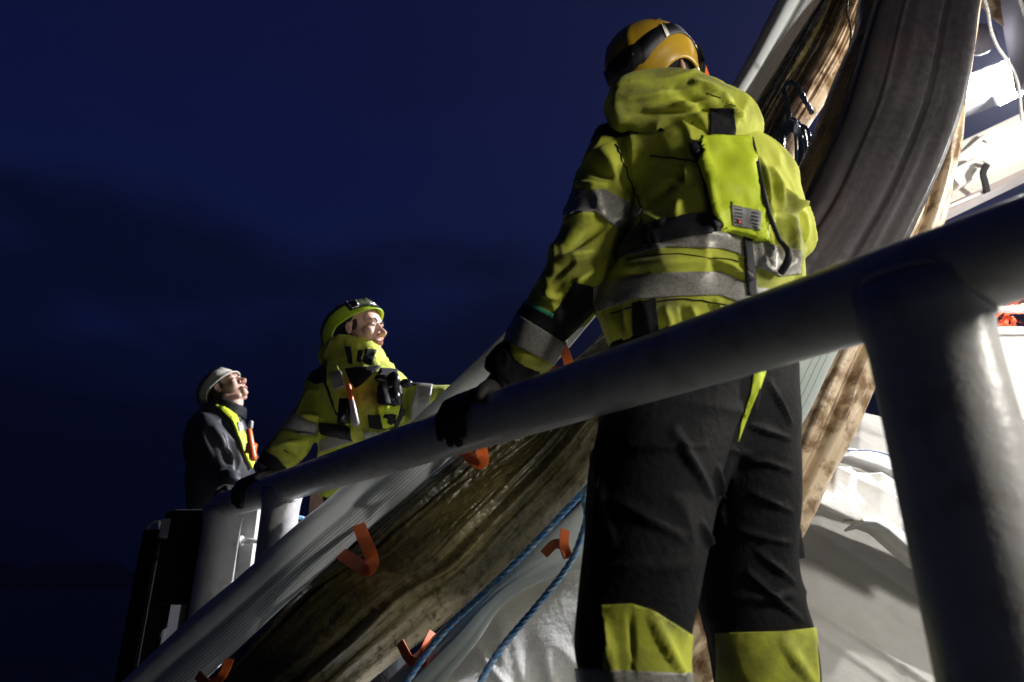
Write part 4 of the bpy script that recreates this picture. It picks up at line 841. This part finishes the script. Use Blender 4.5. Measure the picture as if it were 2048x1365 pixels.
# head, body
hfwd = nrm(np.array([.78, .60, .24])); HR = frame(hfwd, [-.2, -.1, 1]); HC = PY(1318, 165, 1.20)
hw = lambda px, py, Yq: PY(px, py, Yq)
rc = RAILP(.285); zup = nrm(np.array([0, 0, 1.]) - dn * dn[2]); near = nrm(np.cross(dn, zup));
if near[1] > 0: near = -near
def onrail(s, ang, r): # ang 90=top, 0=near side, -90 bottom
    a = math.radians(ang); return rc + dn * s + (near * math.cos(a) + zup * math.sin(a)) * (RR + r)
wrist = PY(1030, 730, Y + .07)
def grip(scale=1., rad=.0115, s0=.0):
    parts = []
    for i, (so, l0) in enumerate(((-.036, -34), (-.012, -46), (.012, -42), (.035, -26))):
        s_ = s0 + so; k = onrail(s_ * .95, 112, .016); pts = [k] + [onrail(s_ + .002 * j, a, rad * 1.02) for j, a in enumerate(np.linspace(78, l0, 4))]
        parts.append(chain(pts, [rad * 1.25, rad * 1.12, rad * 1.02, rad * .98, rad * .8])); parts.append(capsule(wrist * .55 + onrail(s0 + so * .5, 130, .02) * .45, k, .022, .0155))
    parts.append(chain([wrist, onrail(s0 - .03, 120, .026), onrail(s0 - .062, 80, .016), onrail(s0 - .082, 50, .013), onrail(s0 - .09, 25, .012)], [.028, .023, .015, .0135, .011]))
    parts.append(capsule(wrist, onrail(s0, 118, .022), .032, .028))
    return parts
gl = remesh(joinVF(*grip()), .0032, 3); fin(link('glove', gl), M['glove'], W1)
rh = PY(1560, 500, Y + .34)
fin(link('glove', remesh(glove_hand(rh, [-.3, 1, .3], [-.5, 0, -.6], 1.05, (.5, .6, .4)), .004, 3)), M['glove'], W1)
cuffS = [(1042, 636, 1134, 680, Y + .045, .060), (1022, 668, 1108, 716, Y + .06, .056), (996, 690, 1085, 742, Y + .07, .052), (978, 712, 1062, 765, Y + .075, .046), (968, 735, 1035, 785, Y + .08, .038)]
cloth('cuff', [loft(cuffS)], .005, M['black'], W1, amp=.004, scale=20, seed=33, wr=.004, wscale=30)
body = remesh(joinVF(*(head_parts(HC, HR, .92) + [loft(shrink(torso)), loft(shrink(larm, .7, .7), seg=50), loft(shrink(rarm, .7, .7)), loft(shrink(llegS, .75, .75), seg=60), loft(shrink(rlegS, .75, .75), seg=60), loft(shrink(hipsS)),
    tube([PY(1556, 440, Y), PY(1562, 468, Y + .06), PY(1566, 490, Y + .2), rh], [.045, .045, .04, .03], 14, 16), capsule(PY(1060, 690, Y + .05), wrist, .03, .026), chain([HC + HR @ np.array([-.04, 0, -.14]), PY(1350, 230, Y), PY(1355, 300, Y)], [.06, .065, .08])])), .0055, 3)
fin(link('body', body), M['skin_dark'], W1)
head_details(HC, HR, .92, W1)
surf1, band1 = helmet(HC, HR, .92, M['helm_y'], W1, brim=.018, back=-.035, base=-.026, side_=.022, st=(.30, .46))
band1(.30, .46, .007, M['helm_w'], 'reflective_clip', 4.22, 4.30, tf=lambda th: .05 * math.cos(th), n=4)
make('strap_buckle', box(HC + HR @ np.array([.108, -.052, .02]), (.022, .02, .034), HR), M['orange_pl'], W1, False)

PT = lambda poly, m, name, off=.003, src=None: patch(src or jm, poly, off, 'front', M[m], name, W1 if name == 'life_vest' else {id(hm): hoodo}.get(id(src), vest if src is not None else jacket))
PT([(1120, 402), (1150, 385), (1206, 377), (1285, 420), (1253, 470), (1192, 424), (1150, 425), (1100, 445)], 'refl', 'reflective_band')
PT([(1028, 630), (1040, 631), (1130, 686), (1108, 728), (1012, 680), (1010, 670)], 'refl', 'cuff_band', .0035)
PT([(1040, 605), (1104, 634), (1150, 564), (1200, 578), (1195, 612), (1150, 660), (1124, 686), (1028, 632)], 'black', 'sleeve_panel', .0028)
PT([(1046, 600), (1108, 628), (1106, 636), (1044, 607)], 'green_line', 'piping', .0034)
PT([(1310, 470), (1440, 462), (1500, 480), (1600, 500), (1600, 548), (1560, 552), (1505, 532), (1475, 506), (1440, 497), (1330, 494), (1250, 515), (1245, 490)], 'refl', 'reflective_band')
PT([(1185, 575), (1265, 549), (1350, 545), (1440, 544), (1510, 574), (1590, 585), (1590, 625), (1500, 612), (1440, 590), (1350, 592), (1260, 600), (1200, 622), (1185, 610)], 'refl', 'reflective_band')
PT([(1232, 512), (1240, 475), (1300, 445), (1360, 433), (1430, 429), (1442, 464), (1385, 470), (1320, 486), (1270, 502), (1238, 515)], 'black_web', 'harness_strap', .007)
PT([(1484, 470), (1500, 470), (1512, 590), (1494, 592)], 'black_web', 'harness_strap', .007)
PT([(1166, 296), (1176, 268), (1235, 240), (1300, 240), (1330, 262), (1290, 262), (1262, 270), (1236, 276), (1214, 270), (1196, 272)], 'black', 'shoulder_patch', .003)
PT([(1266, 606), (1312, 598), (1320, 690), (1268, 690)], 'black', 'hem_patch', .004)
PT([(1382, 292), (1400, 292), (1442, 462), (1425, 466), (1415, 420), (1404, 360)], 'black_web', 'vest_edge', .012)
vest = PT([(1396, 285), (1494, 285), (1512, 325), (1528, 375), (1541, 484), (1510, 482), (1440, 464), (1418, 390)], 'hivis_clean', 'life_vest', .016)
vm = vest.data
me = vm; v = getv(me); n = getn(me); q = project(v); setv(me, v + n * (.006 * np.exp(-((q[:, 0] - 1415 - (q[:, 1] - 340) * .22) / 7) ** 2) + .004 * vnoise(v * 22, 8))[:, None])
PT([(1462, 411), (1521, 424), (1520, 461), (1466, 452)], 'label', 'vest_label', .0022, vm)
PT([(1462, 403), (1519, 416), (1519, 422), (1463, 411)], 'hivis_clean', 'label_window', .0018, vm)
for k in range(5):
    y0 = 417 + k * 7; PT([(1468, y0), (1484, y0 + 3), (1484, y0 + 5), (1468, y0 + 2)], 'ink', 'label_print', .003, vm)
    PT([(1503, y0 + 8), (1517, y0 + 11), (1517, y0 + 13), (1503, y0 + 10)], 'ink', 'label_print', .003, vm)
PT([(1474, 440), (1481, 441), (1481, 449), (1474, 448)], 'redink', 'label_mark', .0034, vm)
PT([(1420, 216), (1469, 217), (1470, 255), (1464, 297), (1415, 297), (1421, 250)], 'black', 'velcro_patch', .004, hm)
PT([(1414, 297), (1465, 296), (1462, 310), (1418, 308)], 'refl', 'hood_tape', .0045, hm)
# inflatable tube cord along the vest, then hanging free
def surfpt(x, y, me_, lift=.004, _c={}):
    k = id(me_)
    if k not in _c: vv = getv(me_); _c[k] = (vv, project(vv), getn(me_))
    vv, qq, nn = _c[k]; fr_ = ((vv - CAM) * nn).sum(1) < 0; d = np.hypot(qq[:, 0] - x, qq[:, 1] - y) + np.where(fr_, 0, 1e3) + (qq[:, 2] - qq[:, 2].min()) * 2; i = d.argmin(); return vv[i] + nn[i] * lift
cord = [surfpt(*p, jm, .012) for p in ((1497, 285), (1515, 325), (1531, 375), (1538, 425), (1547, 480))]
cord += [PY(1566, 488, 1.02), PY(1577, 505, 1.01), PY(1574, 525, 1.02), PY(1562, 545, 1.04)]
make('vest_cord', tube(cord, [.0045] * 5 + [.0045, .006, .007, .007], 10, 80), M['black_web'], W1)
def seam(pts, me_=None, r=.0013, parent=None, m='black'):
    q = bez(pts, max(8, len(pts) * 5)); make('seam', tube([surfpt(x, y, me_ or jm, .0012) for x, y in q], r, 6), M[m], parent or jacket)
seam([(1232, 290), (1248, 330), (1268, 380), (1284, 425), (1270, 470)]); seam([(1300, 312), (1360, 318), (1400, 326)]); seam([(1255, 520), (1340, 508), (1480, 522)], r=.001)
seam([(1205, 632), (1300, 604), (1400, 602), (1500, 622)]); seam([(1385, 244), (1384, 262), (1386, 288)], hm, parent=hoodo); seam([(1240, 190), (1300, 176), (1400, 182), (1470, 215)], hm, .001, hoodo)
seam([(1262, 1210), (1264, 1260), (1262, 1310), (1266, 1362)], tm, .0014, trousers); seam([(1210, 860), (1196, 960), (1186, 1080), (1180, 1180)], tm, .0014, trousers)
TP = lambda poly, m, name, off=.003: patch(tm, poly, off, 'front', M[m], name, trousers)
TP([(1524, 740), (1530, 744), (1510, 800), (1482, 865), (1475, 884), (1480, 850), (1500, 790), (1508, 745)], 'hivis_clean', 'side_stripe')
TP([(1203, 1210), (1262, 1207), (1300, 1218), (1345, 1245), (1390, 1275), (1390, 1420), (1204, 1420), (1208, 1340), (1212, 1290)], 'hivis', 'shin_panel')
TP([(1433, 1266), (1500, 1264), (1570, 1262), (1630, 1255), (1640, 1420), (1432, 1420), (1436, 1330)], 'hivis', 'shin_panel')
TP([(1150, 1336), (1400, 1346), (1400, 1425), (1150, 1425)], 'refl', 'shin_band', .0045)

# ------------------------------------------------------------------ the worker in the lime helmet
W2 = thing('person', 'worker in lime helmet and hi-vis jacket, hand stretched to the white webbing', 'person', (PY(720, 900, 2.6)[0], 2.6, 0))
Y = 2.6
t2 = [(640, 1000, 800, 1000, Y, .15), (640, 925, 812, 925, Y, .16), (636, 860, 822, 860, Y, .165), (634, 800, 822, 800, Y, .165), (630, 765, 822, 770, Y, .15), (650, 738, 800, 745, Y, .11), (668, 715, 775, 722, Y, .08), (672, 700, 765, 705, Y, .06)]
ra2 = [(640, 745, 672, 800, Y, .06), (612, 762, 668, 832, Y - .04, .075), (588, 815, 648, 855, Y - .09, .075), (565, 855, 622, 890, Y - .13, .07), (546, 885, 596, 918, Y - .16, .062), (530, 908, 575, 938, Y - .18, .055)]
la2 = [(790, 755, 792, 840, Y, .07), (822, 764, 820, 848, Y - .03, .075), (850, 768, 846, 842, Y - .05, .066), (875, 770, 868, 830, Y - .05, .058), (896, 772, 886, 815, Y - .04, .05), (915, 772, 905, 805, Y - .02, .042)]
F2 = [(540, 900, 610, 880, 8, .014), (560, 850, 640, 870, 9, -.014), (600, 830, 650, 840, 7, .012), (555, 890, 600, 915, 8, -.012), (655, 860, 760, 880, 10, .012), (640, 780, 640, 880, 8, -.014), (830, 775, 826, 840, 5, .012), (810, 775, 812, 850, 5, -.012), (876, 780, 868, 830, 4, -.012), (888, 778, 880, 820, 4, .012), (760, 770, 770, 850, 7, .010), (655, 790, 700, 880, 10, -.01)]
j2 = cloth('jacket', [loft(t2), loft(ra2), loft(la2)], .0085, M['hivis'], W2, segs=F2, amp=.012, scale=8, seed=52, wr=.008, wscale=12); j2m = j2.data
col2 = [(650, 752, 800, 762, Y - .01, .12), (648, 725, 790, 742, Y - .01, .12), (652, 700, 778, 722, Y - .01, .105), (668, 694, 770, 708, Y, .095)]
hd2 = [(640, 700, 646, 745, Y + .1, .06), (652, 684, 664, 742, Y + .1, .08), (675, 682, 690, 740, Y + .1, .08), (720, 690, 724, 740, Y + .1, .07)]
c2o = cloth('collar', [loft(col2), loft(hd2)], .0085, M['hivis'], W2, amp=.006, scale=12, seed=62, wr=.006, wscale=20); c2m = c2o.data
HC2 = PY(721, 663, Y - .02); HR2 = frame([.93, -.34, .12], [-.12, 0, 1]); s2_ = .99
gr2 = PY(520, 968, 2.34)
sR = (gr2[0] - A0[0]) / dv[0]; q2 = RAILP(sR)
def grip_at(sv, wr_, rad=.0125, fl_=1):
    c = RAILP(sv); f = lambda s, ang, r: c + dn * s + (near * math.cos(math.radians(ang)) + zup * math.sin(math.radians(ang))) * (RR + r); parts = []
    for so, l0 in ((-.036, -30), (-.012, -42), (.012, -38), (.035, -22)):
        k = f(so, 112, .016); parts.append(chain([k] + [f(so, a, rad) for a in np.linspace(78, l0, 4)], [rad * 1.2] * 4 + [rad * .85])); parts.append(capsule(wr_ * .5 + f(so * .5, 130, .02) * .5, k, .022, .0155))
    parts.append(chain([wr_, f(-.03 * fl_, 120, .026), f(-.062 * fl_, 80, .016), f(-.08 * fl_, 50, .013)], [.028, .022, .015, .012])); parts.append(capsule(wr_, f(0, 118, .022), .034, .028))
    return parts
wr2 = PY(545, 940, 2.42)
fin(link('glove', remesh(joinVF(*grip_at(sR, wr2)), .005, 3)), M['glove'], W2)
wl2 = PY(912, 786, Y - .02)
fin(link('glove', remesh(glove_hand(wl2, [1, -.15, .1], [0, -1, .1], 1.05, (.2, .35, .3), -1), .005, 3)), M['glove'], W2)
cf2 = cloth('cuff', [loft([(540, 892, 592, 926, Y - .165, .062), (528, 905, 574, 940, Y - .18, .056), (512, 926, 560, 958, Y - .19, .050), (506, 940, 548, 966, Y - .2, .044)])], .007, M['black'], W2, amp=.004, scale=16, wr=.004)
patch(cf2.data, [(500, 928), (516, 924), (562, 950), (560, 962), (540, 966), (502, 944)], .004, 'front', M['refl'], 'cuff_band', cf2)
legs2 = [loft([(645, 960, 800, 960, Y, .14), (650, 1020, 795, 1020, Y, .13), (655, 1100, 790, 1100, Y, .11)])]
for q in (-1, 1):
    x = W2.location[0] + q * .11; legs2.append(tube([(x, Y, .85), (x, Y, .5), (x, Y, .08)], [.10, .085, .075], 18, 14))
cloth('trousers', legs2, .012, M['trouser'], W2, amp=.012, scale=6, wr=.006)
for q in (-1, 1):
    b0 = np.array([W2.location[0] + q * .11, Y, 0]); fin(link('boot', remesh(joinVF(tube([b0 + [0, 0, .02], b0 + [0, 0, .16]], .06, 16), capsule(b0 + [0, .04, .045], b0 + [.06, -.15, .04], .045, .04)), .01, 2)), M['shiny_black'], W2)
b2 = remesh(joinVF(*(head_parts(HC2, HR2, s2_) + [loft(shrink(t2)), loft(shrink(ra2, .7, .7)), loft(shrink(la2, .7, .7)), capsule(PY(560, 912, 2.42), wr2, .03, .026), capsule(PY(895, 790, Y - .03), wl2, .03, .026), tube([(W2.location[0] - .1, Y, .95), (W2.location[0] - .11, Y, .1)], [.08, .05], 12), tube([(W2.location[0] + .1, Y, .95), (W2.location[0] + .11, Y, .1)], [.08, .05], 12),
    chain([HC2 + HR2 @ np.array([-.04, 0, -.12]), PY(715, 740, Y), PY(718, 790, Y)], [.06, .07, .1])])), .0042, 6)
fin(link('body', b2), M['skin'], W2)
head_details(HC2, HR2, s2_, W2, beard=True)
helmet(HC2 + HR2 @ np.array([-.022, 0, -.006]), pitch(HR2, 24), s2_ * 1.02, M['helm_g'], W2, brim=.022, back=-.06, side_=.004, st=(.34, .44))
P2 = lambda poly, m, name, off=.004, src=None: patch(src or j2m, poly, off, 'front', M[m], name, W2 if name == 'life_vest' else (j2 if src is None else c2o))
P2([(560, 830), (575, 822), (635, 850), (632, 872), (600, 868), (552, 850)], 'refl', 'reflective_band')
P2([(834, 764), (866, 766), (856, 822), (845, 845), (820, 838), (826, 800)], 'refl', 'reflective_band')
P2([(640, 880), (700, 862), (760, 866), (825, 858), (825, 880), (760, 886), (700, 885), (640, 905)], 'refl', 'reflective_band')
P2([(616, 760), (626, 740), (652, 738), (656, 764), (630, 768)], 'black', 'shoulder_patch')
P2([(806, 760), (840, 755), (842, 770), (820, 772)], 'black', 'shoulder_patch')
P2([(645, 735), (660, 742), (700, 838), (715, 878), (695, 872), (672, 820), (650, 765)], 'black_web', 'harness_strap', .012)
vs = P2([(655, 725), (678, 738), (712, 830), (732, 885), (712, 882), (680, 820), (660, 770)], 'hivis', 'life_vest', .022)
P2([(664, 752), (684, 748), (694, 775), (674, 784)], 'refl', 'vest_tape', .026)
P2([(735, 832), (780, 832), (786, 852), (768, 860), (738, 856)], 'black', 'vest_belt', .018)
P2([(640, 845), (700, 858), (730, 880), (700, 882), (640, 868)], 'black_web', 'harness_strap', .008)
P2([(757, 742), (790, 745), (792, 812), (760, 808)], 'black', 'vest_panel', .02)
P2([(758, 812), (794, 814), (788, 856), (764, 858)], 'hivis_clean', 'life_vest', .02)
P2([(768, 828), (786, 830), (786, 850), (772, 848)], 'black', 'vest_patch', .024)
P2([(792, 770), (800, 772), (802, 830), (788, 862), (780, 862), (794, 826)], 'black_web', 'harness_strap', .022)
P2([(690, 740), (760, 735), (722, 770), (712, 776), (700, 762)], 'black', 'jacket_placket', .012)
P2([(690, 693), (702, 693), (706, 730), (698, 730)], 'black', 'collar_tab', .004, c2m)
P2([(716, 700), (726, 700), (722, 726), (714, 722)], 'black', 'collar_tab', .004, c2m)
P2([(732, 698), (752, 700), (742, 740), (724, 752), (690, 742), (688, 732), (720, 742)], 'black', 'collar_panel', .005, c2m)
mi = PY(786, 762, 2.36)
make('microphone', remesh_obj := joinVF(ellipsoid(mi, np.array([.028, .024, .038]), None), tube([mi + [0, 0, -.03], mi + [.02, .02, -.09]], .02, 14), ellipsoid(mi + [-.05, .03, .02], np.array([.028, .02, .016])), ellipsoid(mi + [.045, .03, .0], np.array([.025, .02, .018]))), M['shiny_black'], W2)
fa, fb = PY(697, 772, 2.36), PY(712, 846, 2.36); fm = fa * .55 + fb * .45
make('flare', capsule(fa, fm, .010, .010), M['orange_pl'], W2); make('flare_sleeve', capsule(fm, fb, .0115, .013), mat('flare_sleeve_grey', (.28, .25, .26), .25), W2)
make('flare_pouch', box((fa + fb) / 2 + np.array([-.03, .02, -.02]), (.045, .03, .09)), M['shiny_black'], W2)

# ------------------------------------------------------------------ the worker in the white helmet
W3 = thing('person', 'worker in white helmet and black jacket gazing up, farthest left of the three', 'person', (PY(440, 900, 3.5)[0], 3.5, 0))
Y = 3.5
t3 = [(385, 1060, 480, 1060, Y, .14), (382, 990, 492, 990, Y, .15), (376, 920, 508, 930, Y, .16), (378, 870, 500, 880, Y, .155), (392, 838, 490, 845, Y, .13), (412, 818, 486, 830, Y, .10), (425, 806, 482, 820, Y, .08), (432, 798, 476, 812, Y, .065)]
ra3 = [(395, 830, 440, 850, Y - .1, .06), (398, 860, 448, 870, Y - .13, .075), (408, 900, 458, 905, Y - .14, .072), (420, 935, 466, 935, Y - .15, .065), (428, 960, 480, 950, Y - .18, .058), (445, 985, 485, 965, Y - .25, .05)]
F3 = [(425, 850, 465, 930, 7, .014), (440, 840, 470, 880, 6, -.012), (450, 900, 465, 940, 6, .014), (435, 945, 480, 950, 6, .014), (400, 850, 425, 920, 7, .012)]
j3 = cloth('jacket', [loft(t3), loft(ra3)], .010, M['black'], W3, segs=F3, amp=.014, scale=7, seed=72, wr=.009, wscale=10)
j3.data.materials[0] = mat('dark_jacket', (.035, .036, .042), .55, bump=.4, bscale=40, bdist=.004)
col3 = [(430, 830, 488, 838, Y, .09), (432, 806, 490, 824, Y, .085), (438, 796, 492, 815, Y, .08)]
cloth('collar', [loft(col3)], .008, M['black'], W3, amp=.004, wr=.003)
HC3 = PY(453, 777, Y); HR3 = frame([.75, -.22, .62], [-.62, 0, .78]); s3_ = .96
b3 = remesh(joinVF(*(head_parts(HC3, HR3, s3_) + [loft(shrink(t3)), loft(shrink(ra3, .7, .7)), tube([(W3.location[0] - .1, Y, .95), (W3.location[0] - .11, Y, .1)], [.08, .05], 12), tube([(W3.location[0] + .1, Y, .95), (W3.location[0] + .11, Y, .1)], [.08, .05], 12),
    chain([HC3 + HR3 @ np.array([-.02, 0, -.10]), PY(452, 812, Y), PY(446, 850, Y + .03)], [.055, .058, .05])])), .0042, 6)
fin(link('body', b3), M['skin'], W3); head_details(HC3, HR3, s3_, W3)
helmet(HC3 + HR3 @ np.array([-.024, 0, -.006]), pitch(HR3, 8), s3_ * 1.0, M['helm_w'], W3, brim=.014, back=-.06, gog=False, side_=.006, st=(.34, .42))
gw = PY(462, 976, 3.26); fin(link('glove', remesh(glove_hand(gw, [.5, -.75, -.15], [0, 0, -1], 1.1, (.3, .4, .4)), .006, 3)), M['glove'], W3)
P3 = lambda poly, m, name, off=.006, src=None: patch(src or j3.data, poly, off, 'front', M[m], name, W3 if name == 'life_vest' else j3)
P3([(431, 812), (444, 814), (470, 832), (480, 856), (492, 880), (506, 925), (502, 938), (490, 915), (474, 872), (464, 845), (448, 826)], 'hivis_clean', 'life_vest', .014)
P3([(470, 848), (479, 846), (484, 860), (475, 866)], 'refl', 'vest_tape', .018)
fa, fb = PY(498, 862, 3.36), PY(506, 915, 3.36)
make('flare', joinVF(capsule(fa, fb, .016, .02), box((fa + fb) / 2 + np.array([0, .01, -.02]), (.05, .03, .05))), M['orange_pl'], W3); make('flare_cap', capsule(fa + [.005, 0, .02], fa + [.005, 0, .045], .012, .012), M['clear'], W3)
lg = []
for q in (-1, 1):
    x = W3.location[0] + q * .11; lg.append(tube([(x, Y, .95), (x, Y, .5), (x, Y, .06)], [.11, .09, .075], 16, 14))
    b0 = np.array([x, Y, 0]); fin(link('boot', remesh(joinVF(tube([b0 + [0, 0, .02], b0 + [0, 0, .16]], .06, 16), capsule(b0 + [0, .04, .045], b0 + [.1, -.12, .04], .045, .04)), .012, 2)), M['shiny_black'], W3)
cloth('trousers', lg, .014, M['trouser'], W3, amp=.01, scale=6, wr=.005)
